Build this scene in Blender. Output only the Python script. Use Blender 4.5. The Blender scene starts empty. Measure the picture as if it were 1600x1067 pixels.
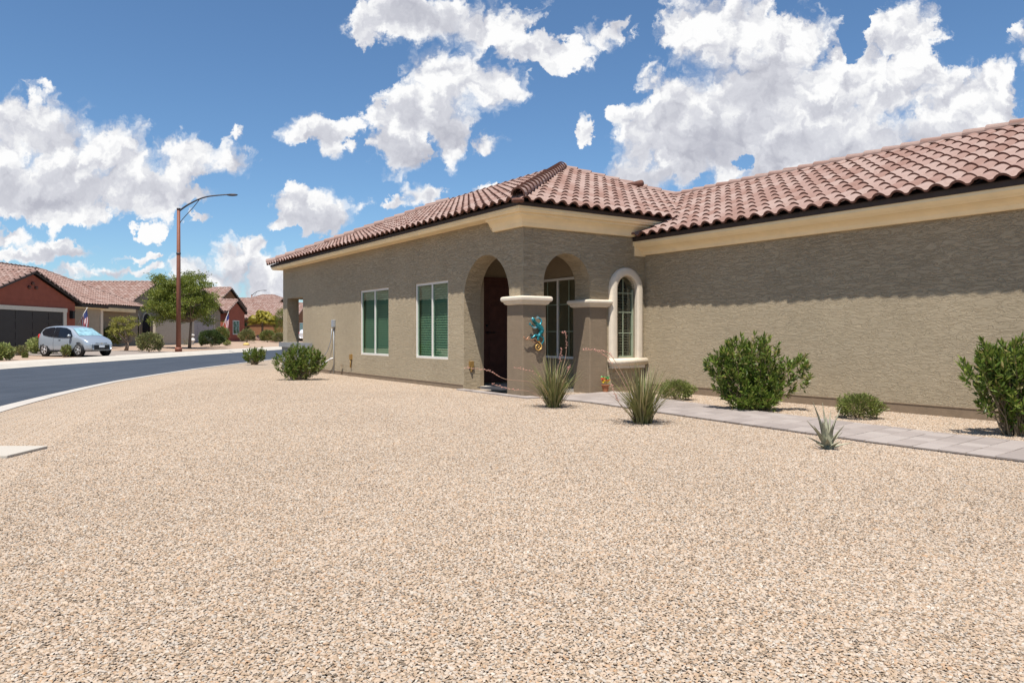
import bpy, bmesh, math, random
from mathutils import Vector, Matrix
from mathutils.geometry import tessellate_polygon
R = random.Random(7)
sc = bpy.context.scene
COL = sc.collection

# ------------------------------------------------------------------ camera, light
F = 1169.0; HZ = 522.0; CZ = 1.05          # focal length in photo pixels, horizon row, eye height
cam = bpy.data.cameras.new('camera'); camo = bpy.data.objects.new('camera', cam); COL.objects.link(camo)
camo.location = (0, 0, CZ); camo.rotation_euler = (math.radians(90), 0, 0)
cam.sensor_width = 36; cam.lens = F / 1600 * 36; cam.shift_y = (HZ - 533.5) / 1600
cam.clip_start = .05; cam.clip_end = 3000
sc.camera = camo
SUN_EL = 68.0
sun_dir = Vector((-.244, -.970, 0)).normalized() * math.cos(math.radians(SUN_EL)) + Vector((0, 0, math.sin(math.radians(SUN_EL))))
sl = bpy.data.lights.new('sun', 'SUN'); sl.energy = 5.0; sl.angle = math.radians(.53); sl.color = (1, .955, .89)
so = bpy.data.objects.new('sun', sl); COL.objects.link(so); so.rotation_euler = sun_dir.to_track_quat('Z', 'Y').to_euler()
sc.view_settings.view_transform = 'Standard'; sc.view_settings.look = 'None'
sc.view_settings.exposure = .5; sc.view_settings.gamma = 1; sc.view_settings.use_curve_mapping = False
sc.cycles.use_denoising = True; sc.cycles.max_bounces = 5; sc.cycles.diffuse_bounces = 3
sc.cycles.transparent_max_bounces = 12; sc.cycles.sample_clamp_indirect = 8

class NT:
    def __init__(s, nt): s.t = nt; s.n = nt.nodes; s.l = nt.links
    def a(s, typ, ins=None, **kw):
        n = s.n.new(typ)
        for k, v in kw.items(): setattr(n, k, v)
        for k, v in (ins or {}).items(): s.set(n.inputs[k], v)
        return n
    def set(s, sock, v):
        if isinstance(v, bpy.types.NodeSocket): s.l.new(v, sock)
        elif isinstance(v, bpy.types.Node): s.l.new(v.outputs[0], sock)
        else:
            if isinstance(v, (tuple, list)) and sock.type == 'RGBA' and len(v) == 3: v = (*v, 1)
            sock.default_value = v
    def m(s, op, a, b=None, c=None, clamp=False):
        n = s.n.new('ShaderNodeMath'); n.operation = op; n.use_clamp = clamp; s.set(n.inputs[0], a)
        if b is not None: s.set(n.inputs[1], b)
        if c is not None: s.set(n.inputs[2], c)
        return n.outputs[0]
    def v(s, op, a, b=None):
        n = s.n.new('ShaderNodeVectorMath'); n.operation = op; s.set(n.inputs[0], a)
        if b is not None: s.set(n.inputs[1], b)
        return n.outputs['Value'] if op == 'LENGTH' else n.outputs[0]
    def ss(s, x, lo, hi):
        n = s.a('ShaderNodeMapRange', {0: x, 1: lo, 2: hi}, interpolation_type='SMOOTHSTEP'); return n.outputs[0]
    def noise(s, vec, scale, detail=4, rough=.5, noise_dimensions='3D', **kw):
        return s.a('ShaderNodeTexNoise', {'Vector': vec, 'Scale': scale, 'Detail': detail, 'Roughness': rough, **kw}, noise_dimensions=noise_dimensions)
    def puffs(s, vec, scale, detail=2.0):
        return s.a('ShaderNodeTexVoronoi', {'Vector': vec, 'Scale': scale, 'Detail': detail, 'Roughness': .55, 'Lacunarity': 2.3, 'Smoothness': .35}, voronoi_dimensions='2D', feature='SMOOTH_F1').outputs['Distance']
    def mix(s, f, a, b, blend='MIX'):
        n = s.n.new('ShaderNodeMix'); n.data_type = 'RGBA'; n.blend_type = blend
        s.set(n.inputs[0], f); s.set(n.inputs[6], a); s.set(n.inputs[7], b); return n.outputs[2]
    def ramp(s, f, stops, interp='LINEAR'):
        n = s.n.new('ShaderNodeValToRGB'); s.set(n.inputs[0], f); n.color_ramp.interpolation = interp; e = n.color_ramp.elements
        while len(e) < len(stops): e.new(.5)
        for x, (p, c) in zip(e, stops): x.position = p; x.color = (*c, 1)
        return n.outputs[0]

world = bpy.data.worlds.new('World'); sc.world = world; world.use_nodes = True
world.cycles.sampling_method = 'MANUAL'; world.cycles.sample_map_resolution = 512
def build_world():
    w = NT(world.node_tree); w.n.clear()
    sky = w.a('ShaderNodeTexSky', sky_type='NISHITA', sun_disc=False, sun_elevation=math.radians(SUN_EL),
              sun_rotation=math.atan2(sun_dir.x, sun_dir.y), altitude=700, air_density=1.0, dust_density=.6, ozone_density=1.8)
    d = w.a('ShaderNodeTexCoord').outputs['Generated']
    sep = w.a('ShaderNodeSeparateXYZ', {0: d})
    y = w.m('MAXIMUM', sep.outputs[1], .08)
    q = w.a('ShaderNodeCombineXYZ', {0: w.m('DIVIDE', sep.outputs[0], y), 1: w.m('DIVIDE', sep.outputs[2], y), 2: 0.0}).outputs[0]
    # domain warp: large billows and small frays
    w1 = w.noise(q, 5.5, 6, .58, noise_dimensions='2D')
    w2 = w.noise(q, 34, 5, .65, noise_dimensions='2D')
    off = w.v('MULTIPLY', w.v('SUBTRACT', w1.outputs['Color'], (.5, .5, .5)), (.085, .075, 0))
    off2 = w.v('MULTIPLY', w.v('SUBTRACT', w2.outputs['Color'], (.5, .5, .5)), (.040, .036, 0))
    qw = w.v('ADD', w.v('ADD', q, off), off2)
    blobs = [(1180,150,190,150),(1040,225,100,95),(1330,130,190,105),(1490,185,150,115),(1130,45,130,75),(1405,45,75,60),
        (1240,255,270,75),(975,280,62,42),(1575,200,70,80),(962,172,30,20),
        (650,20,140,55),(755,35,85,50),(690,110,85,60),(560,42,55,36),(755,130,80,50),(645,175,72,58),(615,240,48,52),(700,215,50,48),
        (850,82,75,30),(935,50,70,27),(762,228,32,22),(498,203,76,32),(530,240,26,26),(505,335,66,42),(465,348,34,18),(898,205,19,34),
        (665,312,45,22),(622,327,24,9),(755,300,32,9),(50,200,120,70),(60,280,170,75),(160,245,90,62),(290,245,90,46),(210,295,110,50),
        (365,262,62,30),(90,332,170,24),(300,312,40,22),(288,340,28,12),(372,216,20,14),(222,362,24,20),(212,405,38,8),
        (60,395,95,20),(20,372,60,20),(200,428,60,13),(350,405,62,48),(388,378,34,28),(310,445,70,40),(420,430,60,55),(640,440,130,40),(0,440,200,16),
        (1650,60,60,80),(1400,150,140,95),(1530,235,120,70),(1330,200,160,80),(1080,150,90,80),(1240,70,90,60),(1590,290,90,60),(1470,270,120,50),(1560,130,60,50)]
    greys = [(1110,225,170,95),(1290,250,270,70),(1200,140,90,60),(1000,290,70,30),(1450,230,110,50),(50,300,170,46),(85,205,60,34),
        (250,290,130,26),(650,25,110,34),(630,245,70,34),(700,190,60,50),(505,350,60,22),(380,430,90,34),(520,215,40,20),(640,180,50,36),(60,400,90,12)]
    def field(lst, qv, sm=.35):
        acc = None
        for cx, cy, rx, ry in lst:
            c = ((cx-800)/F, (HZ-cy)/F, 0); s = (F/rx, F/ry, 0)
            v = w.m('SUBTRACT', 1.0, w.v('LENGTH', w.v('MULTIPLY', w.v('SUBTRACT', qv, c), s)))
            acc = v if acc is None else w.m('SMOOTH_MAX', acc, v, sm)
        return acc
    den = field(blobs, qw, .22)
    hole = field([(1165,262,30,18),(450,60,120,90),(1330,40,24,60),(340,215,30,18)], qw)
    den = w.m('SUBTRACT', den, w.m('MULTIPLY', w.m('MAXIMUM', hole, 0.0), 1.6))
    # beyond the picture the same kind of broken cumulus goes on all round
    gen = w.m('MULTIPLY', w.m('SUBTRACT', w.noise(d, 2.6, 6, .6).outputs['Fac'], .60), 3.2)
    ax = w.m('ABSOLUTE', w.a('ShaderNodeSeparateXYZ', {0: q}).outputs[0])
    qy = w.a('ShaderNodeSeparateXYZ', {0: q}).outputs[1]
    outf = w.m('MAXIMUM', w.m('MAXIMUM', w.ss(ax, .74, .95), w.ss(qy, .50, .68)), w.ss(sep.outputs[1], .35, .1))
    den = w.m('ADD', w.m('MULTIPLY', den, w.m('SUBTRACT', 1.0, outf)), w.m('MULTIPLY', gen, outf))
    bil = w.noise(qw, 16, 8, .60, noise_dimensions='2D').outputs['Fac']
    pf = w.puffs(qw, 17.0); up = (-.010, .017, 0); pf2 = w.puffs(w.v('ADD', qw, up), 17.0)
    den = w.m('ADD', den, w.m('MULTIPLY', w.m('SUBTRACT', bil, .5), 1.05))
    den = w.m('ADD', den, w.m('MULTIPLY', w.m('SUBTRACT', .42, pf), .52))
    g = w.ss(field(greys, qw, .3), -.15, .80)
    den = w.m('ADD', w.m('ADD', den, .07), w.m('MULTIPLY', g, .22))
    soft = w.m('ADD', .20, w.m('MULTIPLY', w.ss(w.noise(q, 9, 3, noise_dimensions='2D').outputs['Fac'], .35, .7), .42))
    alpha = w.ss(den, -.04, soft)
    alpha = w.m('MULTIPLY', alpha, w.ss(sep.outputs[2], -.005, .03))
    # relief: the puffs and billows against the same field a little nearer the light (above, left)
    b1 = w.noise(qw, 12, 7, .58, noise_dimensions='2D').outputs['Fac']; b2 = w.noise(w.v('ADD', qw, (-.007, .013, 0)), 12, 7, .58, noise_dimensions='2D').outputs['Fac']
    rel = w.m('SUBTRACT', b1, b2); relp = w.m('SUBTRACT', pf2, pf)
    keep = w.m('SUBTRACT', 1.0, w.m('MULTIPLY', g, .6))
    lum = w.m('SUBTRACT', .965, w.m('MULTIPLY', g, .31))
    lum = w.m('SUBTRACT', lum, w.m('MULTIPLY', w.m('MULTIPLY', w.ss(pf, .30, .75), keep), .08))
    lum = w.m('ADD', lum, w.m('MULTIPLY', rel, .80))
    lum = w.m('ADD', lum, w.m('MULTIPLY', w.m('MULTIPLY', relp, keep), .42))
    lum = w.m('MINIMUM', w.m('MAXIMUM', lum, .46), .995)
    cc = w.ramp(lum, [(0, (.40, .41, .47)), (.45, (.48, .49, .56)), (.75, (.70, .71, .765)), (.92, (.91, .915, .93)), (1, (1, 1, 1))])
    skc = w.mix(1.0, sky, (.76, .97, 1.11), 'MULTIPLY')
    bs = w.a('ShaderNodeBackground', {0: skc, 1: .084}); bc = w.a('ShaderNodeBackground', {0: cc, 1: .705})
    mx = w.a('ShaderNodeMixShader', {0: alpha, 1: bs.outputs[0], 2: bc.outputs[0]})
    o = w.a('ShaderNodeOutputWorld'); w.l.new(mx.outputs[0], o.inputs[0])
build_world()

# ------------------------------------------------------------------ helpers
def tag(o, label=None, cat=None, group=None, kind=None):
    for k, v in (('label', label), ('category', cat), ('group', group), ('kind', kind)):
        if v: o[k] = v
    return o
def link(o, parent=None):
    COL.objects.link(o)
    if parent: o.parent = parent
    return o
def empty(name, loc=(0, 0, 0), rz=0, parent=None):
    o = bpy.data.objects.new(name, None); o.location = loc; o.rotation_euler = (0, 0, rz); o.empty_display_size = .2
    return link(o, parent)
class MB:
    """collects polygons, becomes one mesh object"""
    def __init__(s): s.v = []; s.f = []; s.mi = []; s.sm = []
    def poly(s, pts, mi=0, sm=False):
        b = len(s.v); s.v += [tuple(p) for p in pts]; s.f.append(tuple(range(b, b+len(pts)))); s.mi.append(mi); s.sm.append(sm)
    def add(s, vs, fs, mi=0, sm=False, M=None):
        b = len(s.v); s.v += [tuple(M @ Vector(p)) if M else tuple(p) for p in vs]
        for f in fs: s.f.append(tuple(b+i for i in f)); s.mi.append(mi); s.sm.append(sm)
    def box(s, a, b, mi=0, M=None):
        (x0, y0, z0), (x1, y1, z1) = a, b
        x0, x1 = min(x0, x1), max(x0, x1); y0, y1 = min(y0, y1), max(y0, y1); z0, z1 = min(z0, z1), max(z0, z1)
        vs = [(x0,y0,z0),(x1,y0,z0),(x1,y1,z0),(x0,y1,z0),(x0,y0,z1),(x1,y0,z1),(x1,y1,z1),(x0,y1,z1)]
        s.add(vs, [(0,3,2,1),(4,5,6,7),(0,1,5,4),(1,2,6,5),(2,3,7,6),(3,0,4,7)], mi, False, M)
    def tube(s, pts, rad, n=8, mi=0, M=None, cap=True, sq=(1, 1)):
        pts = [Vector(p) for p in pts]; rad = rad if isinstance(rad, (list, tuple)) else [rad]*len(pts)
        vs = []; fs = []; prev = None
        for i, p in enumerate(pts):
            t = (pts[min(i+1, len(pts)-1)] - pts[max(i-1, 0)]).normalized()
            if prev is None: a = t.orthogonal().normalized()
            else: a = (prev - t*prev.dot(t)).normalized()
            prev = a; b = t.cross(a)
            for k in range(n):
                an = 2*math.pi*k/n; vs.append(p + (a*math.cos(an)*sq[0] + b*math.sin(an)*sq[1])*rad[i])
        for i in range(len(pts)-1):
            for k in range(n):
                k2 = (k+1) % n; fs.append((i*n+k, i*n+k2, (i+1)*n+k2, (i+1)*n+k))
        if cap: fs.append(tuple(range(n-1, -1, -1))); fs.append(tuple((len(pts)-1)*n+k for k in range(n)))
        s.add(vs, fs, mi, True, M)
    def ball(s, c, r, n=8, m=6, mi=0, jit=0, M=None):
        vs = []; fs = []; r = r if isinstance(r, (list, tuple)) else (r, r, r)
        for i in range(m+1):
            th = math.pi*i/m
            for k in range(n):
                ph = 2*math.pi*k/n; j = 1 + R.uniform(-jit, jit)
                vs.append((c[0]+r[0]*math.sin(th)*math.cos(ph)*j, c[1]+r[1]*math.sin(th)*math.sin(ph)*j, c[2]+r[2]*math.cos(th)*j))
        for i in range(m):
            for k in range(n):
                k2 = (k+1) % n; fs.append((i*n+k, (i+1)*n+k, (i+1)*n+k2, i*n+k2))
        s.add(vs, fs, mi, True, M)
    def mesh(s, name, mats):
        me = bpy.data.meshes.new(name); me.from_pydata(s.v, [], s.f)
        for m in (mats if isinstance(mats, (list, tuple)) else [mats]): me.materials.append(m)
        me.polygons.foreach_set('material_index', s.mi); me.polygons.foreach_set('use_smooth', s.sm); me.update()
        return me
    def build(s, name, mats, parent=None, bevel=0, weld=False):
        me = s.mesh(name, mats)
        if bevel or weld:
            bm = bmesh.new(); bm.from_mesh(me); bmesh.ops.remove_doubles(bm, verts=bm.verts, dist=1e-5)
            if bevel: bmesh.ops.bevel(bm, geom=[e for e in bm.edges if len(e.link_faces) == 2 and e.calc_face_angle(0) > .6], offset=bevel, segments=2, affect='EDGES', profile=.6)
            bm.to_mesh(me); bm.free()
        return link(bpy.data.objects.new(name, me), parent)
def inst(name, me, parent, M):
    o = bpy.data.objects.new(name, me); link(o, parent); o.matrix_local = M; return o
def gz(x, y): return max(0.0, min(.45, (-22.5 - x) * .04))       # the far side of the street rises gently
def gpt(px, py):                                                 # ground point seen at a photo pixel
    k = (px-800)/F; Y = F*CZ/(py-HZ)
    for _ in range(12): Y = F*(CZ - gz(k*Y, Y))/(py-HZ)
    return Vector((k*Y, Y, gz(k*Y, Y)))

# ------------------------------------------------------------------ materials
def mat(name, fn):
    m = bpy.data.materials.new(name); m.use_nodes = True; t = NT(m.node_tree); t.n.clear()
    p = t.a('ShaderNodeBsdfPrincipled'); p.inputs['Specular IOR Level'].default_value = .3
    o = t.a('ShaderNodeOutputMaterial'); t.l.new(p.outputs[0], o.inputs[0]); t.p = p; t.o = o
    t.obj = t.a('ShaderNodeTexCoord').outputs['Object']
    t.geo = t.a('ShaderNodeNewGeometry'); t.pos = t.geo.outputs['Position']
    fn(t, p.inputs); return m
def bump(t, h, strength=.5, dist=.01):
    b = t.a('ShaderNodeBump', {'Height': h, 'Strength': strength, 'Distance': dist}); t.set(t.p.inputs['Normal'], b.outputs[0])
def plain(name, c, rough=.6, metal=0, var=.12, sc_=8, spec=.3, bmp=0):
    def fn(t, i):
        n = t.noise(t.obj, sc_, 5, .6).outputs['Fac']
        lo = tuple(x*(1-var) for x in c); hi = tuple(min(1, x*(1+var)) for x in c)
        t.set(i['Base Color'], t.ramp(n, [(.3, lo), (.7, hi)])); i['Roughness'].default_value = rough; i['Metallic'].default_value = metal
        i['Specular IOR Level'].default_value = spec
        if bmp: bump(t, t.noise(t.obj, 60, 4, .6).outputs['Fac'], .5, bmp)
    return mat(name, fn)
def stucco(name, c, rough_tex=1.0, scale=1.0):
    def fn(t, i):
        big = t.noise(t.obj, .7, 4, .6).outputs['Fac']; mid = t.noise(t.obj, 9, 5, .65).outputs['Fac']
        f = t.m('ADD', t.m('MULTIPLY', big, .6), t.m('MULTIPLY', mid, .4))
        t.set(i['Base Color'], t.ramp(f, [(.3, tuple(x*.86 for x in c)), (.7, tuple(x*1.12 for x in c))]))
        i['Roughness'].default_value = .93; i['Specular IOR Level'].default_value = .12
        mp = t.a('ShaderNodeMapping', {'Vector': t.obj, 'Scale': (5.5*scale, 5.5*scale, 25*scale)})
        wv = t.noise(mp, 1.0, 5, .55, Distortion=.9).outputs['Fac']
        ridge = t.m('SUBTRACT', 1.0, t.m('MULTIPLY', t.m('ABSOLUTE', t.m('SUBTRACT', wv, .5)), 16.0), clamp=True)
        fine = t.noise(t.obj, 150, 3, .6).outputs['Fac']; med = t.noise(mp, 2.4, 4, .6, Distortion=.5).outputs['Fac']
        h = t.m('ADD', t.m('ADD', t.m('MULTIPLY', ridge, -.36*rough_tex), t.m('MULTIPLY', med, .14*rough_tex)), t.m('MULTIPLY', fine, .34))
        bump(t, h, 1.0, .020)
    return mat(name, fn)
def tile_mat(name, stops, sc2=1.0):
    def fn(t, i):
        rnd = t.m('FRACT', t.m('ADD', t.geo.outputs['Random Per Island'], t.a('ShaderNodeObjectInfo').outputs['Random']))
        n = t.noise(t.pos, 14, 5, .7).outputs['Fac']
        f = t.m('ADD', t.m('MULTIPLY', rnd, .65), t.m('MULTIPLY', n, .45))
        t.set(i['Base Color'], t.ramp(f, stops)); i['Roughness'].default_value = .8; i['Specular IOR Level'].default_value = .2
        bump(t, t.noise(t.pos, 90, 3, .6).outputs['Fac'], .4, .004)
    return mat(name, fn)
def leaf_mat(name, cols, trans=.25, rough=.5):
    def fn(t, i):
        r = t.geo.outputs['Random Per Island']; c = t.ramp(r, [(k/(len(cols)-1), x) for k, x in enumerate(cols)])
        t.set(i['Base Color'], c); i['Roughness'].default_value = rough; i['Specular IOR Level'].default_value = .35
        tr = t.a('ShaderNodeBsdfTranslucent', {0: c}); mx = t.a('ShaderNodeMixShader', {0: trans, 1: t.p.outputs[0], 2: tr.outputs[0]})
        t.l.new(mx.outputs[0], t.o.inputs[0])
    return mat(name, fn)

GRAV = [(0, (0.143, 0.112, 0.085)), (0.07, (0.271, 0.217, 0.162)), (0.22, (0.373, 0.273, 0.182)), (0.4, (0.412, 0.321, 0.239)), (0.6, (0.462, 0.376, 0.291)), (0.74, (0.373, 0.334, 0.286)), (0.86, (0.488, 0.425, 0.355)), (0.95, (0.385, 0.248, 0.147)), (1, (0.537, 0.492, 0.424))]
def gravel_sheet(t, i):
    v = t.a('ShaderNodeTexVoronoi', {'Vector': t.pos, 'Scale': 70.0, 'Randomness': 1.0}, feature='F1')
    v2 = t.a('ShaderNodeTexVoronoi', {'Vector': t.pos, 'Scale': 27.0, 'Randomness': 1.0}, feature='F1')
    r = t.a('ShaderNodeSeparateColor', {0: v.outputs['Color']}).outputs[0]; r2 = t.a('ShaderNodeSeparateColor', {0: v2.outputs['Color']}).outputs[0]
    c = t.ramp(r, GRAV); c = t.mix(.35, c, t.ramp(r2, GRAV))
    big = t.noise(t.pos, .35, 5, .6).outputs['Fac']
    c = t.mix(1.0, c, t.ramp(big, [(.3, (.84, .82, .80)), (.7, (.97, .96, .95))]), 'MULTIPLY')
    t.set(i['Base Color'], c); i['Roughness'].default_value = .9; i['Specular IOR Level'].default_value = .15
    bump(t, t.m('SUBTRACT', 1.0, v.outputs['Distance']), .9, .012)
M = {}
M['gravel_sheet'] = mat('gravel_sheet', gravel_sheet)
def stone_fn(t, i):
    r = t.geo.outputs['Random Per Island']; n = t.noise(t.pos, 160, 3, .6).outputs['Fac']
    c = t.mix(1.0, t.ramp(r, GRAV), t.ramp(n, [(.3, (.86, .84, .82)), (.7, (1.1, 1.1, 1.1))]), 'MULTIPLY')
    big = t.noise(t.pos, .35, 5, .6).outputs['Fac']
    c = t.mix(1.0, c, t.ramp(big, [(.3, (.92, .90, .88)), (.7, (1.06, 1.04, 1.02))]), 'MULTIPLY')
    t.set(i['Base Color'], c); i['Roughness'].default_value = .85; i['Specular IOR Level'].default_value = .2
M['stone'] = mat('stone', stone_fn)
def far_soil(t, i):
    n = t.noise(t.pos, 1.5, 6, .7).outputs['Fac']; n2 = t.noise(t.pos, 40, 3, .6).outputs['Fac']
    t.set(i['Base Color'], t.ramp(t.m('ADD', t.m('MULTIPLY', n, .5), t.m('MULTIPLY', n2, .5)), [(.3, (.27, .19, .135)), (.7, (.43, .32, .24))]))
    i['Roughness'].default_value = .95; i['Specular IOR Level'].default_value = .1; bump(t, n2, .6, .02)
M['far_soil'] = mat('far_soil', far_soil)
def asphalt(t, i):
    n = t.noise(t.pos, 1.1, 6, .65).outputs['Fac']; f = t.noise(t.pos, 220, 2, .7).outputs['Fac']
    mp = t.a('ShaderNodeMapping', {'Vector': t.pos, 'Scale': (1.6, .12, 1)}); st = t.noise(mp, 1.5, 4, .6).outputs['Fac']
    k = t.m('ADD', t.m('ADD', t.m('MULTIPLY', n, .45), t.m('MULTIPLY', f, .15)), t.m('MULTIPLY', st, .5))
    t.set(i['Base Color'], t.ramp(k, [(.3, (.024, .030, .040)), (.75, (.058, .068, .084))])); i['Roughness'].default_value = .7
    bump(t, f, .6, .004)
M['asphalt'] = mat('asphalt', asphalt)
def concrete(c):
    def fn(t, i):
        n = t.noise(t.pos, 1.3, 6, .65).outputs['Fac']; f = t.noise(t.pos, 120, 3, .7).outputs['Fac']
        t.set(i['Base Color'], t.ramp(t.m('ADD', t.m('MULTIPLY', n, .6), t.m('MULTIPLY', f, .4)), [(.3, tuple(x*.84 for x in c)), (.7, tuple(min(.9, x*1.08) for x in c))]))
        i['Roughness'].default_value = .85; bump(t, f, .4, .003)
    return fn
M['concrete'] = mat('concrete', concrete((.45, .41, .36))); M['dark_joint'] = plain('dark_joint', (.10, .09, .08), .95); M['sidewalk'] = mat('sidewalk', concrete((.47, .425, .36))); M['driveway'] = mat('driveway', concrete((.28, .235, .20))); M['concrete_grey'] = mat('concrete_grey', concrete((.24, .24, .24)))
def paver_fn(t, i):
    r = t.a('ShaderNodeObjectInfo').outputs['Random']; n = t.noise(t.pos, 22, 5, .7).outputs['Fac']
    c = t.ramp(t.m('ADD', t.m('MULTIPLY', r, .6), t.m('MULTIPLY', n, .4)), [(.15, (.25, .212, .19)), (.5, (.30, .255, .228)), (.85, (.345, .30, .268))])
    t.set(i['Base Color'], c); i['Roughness'].default_value = .85; bump(t, t.noise(t.pos, 120, 3, .7).outputs['Fac'], .5, .003)
M['paver'] = mat('paver', paver_fn)
WALLC = (.400, .326, .222)
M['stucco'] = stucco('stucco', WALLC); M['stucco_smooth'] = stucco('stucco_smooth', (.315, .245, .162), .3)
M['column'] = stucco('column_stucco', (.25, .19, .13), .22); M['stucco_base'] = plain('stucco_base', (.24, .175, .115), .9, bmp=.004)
M['cream'] = plain('cream_trim', (.88, .70, .43), .85, var=.06, sc_=2.5, bmp=.002)
M['capstone'] = plain('capstone', (.66, .57, .45), .85, var=.06, bmp=.003)
M['fascia'] = plain('fascia_brown', (.050, .036, .030), .6, var=.15)
M['tile'] = tile_mat('roof_tile', [(.05, (.19, .103, .078)), (.3, (.245, .148, .118)), (.55, (.285, .188, .156)), (.8, (.325, .233, .197)), (1, (.225, .128, .099))])
M['tile_edge'] = plain('roof_tile_edge', (.15, .070, .050), .85, var=.25)
M['white'] = plain('window_white', (.70, .66, .60), .45, var=.04); M['door'] = plain('door_wood', (.085, .032, .022), .45, var=.25)
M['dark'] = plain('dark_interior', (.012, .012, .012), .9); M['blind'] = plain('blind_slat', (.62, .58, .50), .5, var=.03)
M['blind_brown'] = plain('blind_slat_dark', (.13, .10, .075), .5, var=.03)
M['metal'] = plain('grey_metal', (.36, .38, .40), .45, .3); M['brass'] = plain('brass', (.45, .28, .10), .4, .6)
M['pipe_white'] = plain('pipe_white', (.72, .70, .66), .5); M['brown_metal'] = plain('bronze_paint', (.20, .075, .045), .6, .1)
M['black'] = plain('black_plastic', (.015, .015, .016), .5); M['rubber'] = plain('rubber', (.02, .02, .02), .9)
M['mat_fibre'] = plain('mat_fibre', (.035, .035, .04), .95)
M['bark'] = plain('bark', (.19, .14, .10), .9, var=.3, sc_=20, bmp=.01); M['stem'] = plain('stem', (.24, .18, .11), .9, var=.3, sc_=30)
def glass_fn(tint, gl, spec_col):
    def fn(t, i):
        fr = t.a('ShaderNodeFresnel', {0: t.m('SUBTRACT', 1.5, t.m('MULTIPLY', t.geo.outputs['Backfacing'], .8333))}).outputs[0]
        g = t.a('ShaderNodeBsdfGlossy', {'Color': spec_col, 'Roughness': .02}); tr = t.a('ShaderNodeBsdfTransparent', {0: tint})
        wob = t.a('ShaderNodeBump', {'Height': t.noise(t.obj, .9, 1, .4).outputs['Fac'], 'Strength': .10, 'Distance': .02}); t.l.new(wob.outputs[0], g.inputs['Normal'])
        mx = t.a('ShaderNodeMixShader', {0: t.m('ADD', fr, gl, clamp=True), 1: tr.outputs[0], 2: g.outputs[0]}); t.l.new(mx.outputs[0], t.o.inputs[0])
    return fn
M['glass_green'] = mat('glass_green', glass_fn((.46, .66, .54), .14, (.52, .72, .62)))
M['glass_dark'] = mat('glass_dark', glass_fn((.62, .66, .60), .04, (.8, .85, .8)))
M['glass_car'] = mat('glass_car', glass_fn((.14, .18, .2), .18, (.6, .75, .85)))
M['leaf_ole'] = leaf_mat('oleander_leaf', [(.055, .095, .012), (.09, .15, .018), (.14, .20, .025), (.07, .11, .02), (.24, .28, .05), (.12, .18, .03), (.32, .24, .09)], .3, .42)
M['leaf_small'] = leaf_mat('small_leaf', [(.10, .14, .025), (.16, .20, .04), (.24, .25, .07), (.13, .16, .04), (.26, .20, .10)], .2)
M['leaf_olive'] = leaf_mat('olive_leaf', [(.12, .14, .04), (.20, .20, .07), (.28, .27, .11), (.15, .16, .05), (.22, .17, .09)], .2)
M['leaf_pale'] = leaf_mat('pale_leaf', [(.20, .24, .07), (.30, .33, .10), (.38, .38, .16)], .2)
M['leaf_dark'] = leaf_mat('dark_leaf', [(.030, .055, .015), (.055, .085, .02), (.08, .11, .03)], .15)
M['leaf_yellow'] = leaf_mat('yellow_leaf', [(.30, .27, .04), (.42, .36, .05), (.48, .40, .07), (.22, .22, .05)], .25)
M['leaf_tree'] = leaf_mat('tree_leaf', [(.07, .10, .014), (.12, .16, .02), (.19, .22, .03), (.26, .28, .05), (.10, .13, .02)], .3)
M['blade'] = leaf_mat('yucca_blade', [(.13, .16, .045), (.19, .21, .06), (.28, .26, .10), (.09, .12, .035), (.38, .30, .16), (.16, .18, .06), (.24, .15, .07)], .2)
M['dry'] = plain('dry_leaf', (.17, .115, .07), .9, var=.4); M['agave'] = plain('agave_leaf', (.34, .33, .23), .5, var=.35, sc_=9); M['agave_edge'] = plain('agave_edge', (.26, .12, .06), .7)
M['coral'] = plain('coral_flower', (.60, .30, .24), .7, var=.25); M['stalk'] = plain('flower_stalk', (.36, .22, .15), .8)
M['terracotta'] = plain('terracotta', (.34, .13, .06), .8, var=.2)
for n_, c_ in (('red_flower', (.75, .10, .02)), ('yellow_flower', (.75, .60, .03)), ('green_flower', (.12, .40, .12))): M[n_] = plain(n_, c_, .6)

# ------------------------------------------------------------------ ground, street, pavement
def struct(o): o['kind'] = 'structure'; return o
def strip(name, left, right, m, z0, z1, skirt=0, ztop=None):
    b = MB()
    for i in range(len(left)-1):
        b.poly([(*right[i], z1), (*right[i+1], z1), (*left[i+1], z0), (*left[i], z0)])
        if skirt:
            b.poly([(*left[i], z0), (*left[i+1], z0), (*left[i+1], z0-skirt), (*left[i], z0-skirt)])
            b.poly([(*right[i+1], z1), (*right[i], z1), (*right[i], z1-skirt), (*right[i+1], z1-skirt)])
    return b
# near kerb, back edge (gravel side), from behind the camera to far down the street
KERB = [(3.5,-9),(.2,-4),(-2.6,1),(-4.6,4.6),(-5.9,7.5),(-6.83,9.98),(-7.45,11.9),(-8.15,14.4),(-8.75,17.05),(-9.2,20.5),(-9.5,23.6),(-9.7,27.3),(-9.8,31),(-9.9,40),(-10,60),(-10,90),(-8,140),(0,220)]
def smooth_line(p, n=4):
    out = []
    for i in range(len(p)-1):
        p0, p1, p2, p3 = (Vector(p[max(i-1, 0)]), Vector(p[i]), Vector(p[i+1]), Vector(p[min(i+2, len(p)-1)]))
        for k in range(n):
            t = k/n; out.append(tuple(.5*((2*p1)+(p2-p0)*t+(2*p0-5*p1+4*p2-p3)*t*t+(3*p1-p0-3*p2+p3)*t**3)))
    return out + [tuple(p[-1])]
KERB = smooth_line(KERB)
def offset(line, d):
    out = []
    for i, p in enumerate(line):
        a = Vector(line[max(i-1, 0)]); b = Vector(line[min(i+1, len(line)-1)]); t = (b-a).normalized(); out.append((p[0]-t.y*d, p[1]+t.x*d))
    return out
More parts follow.
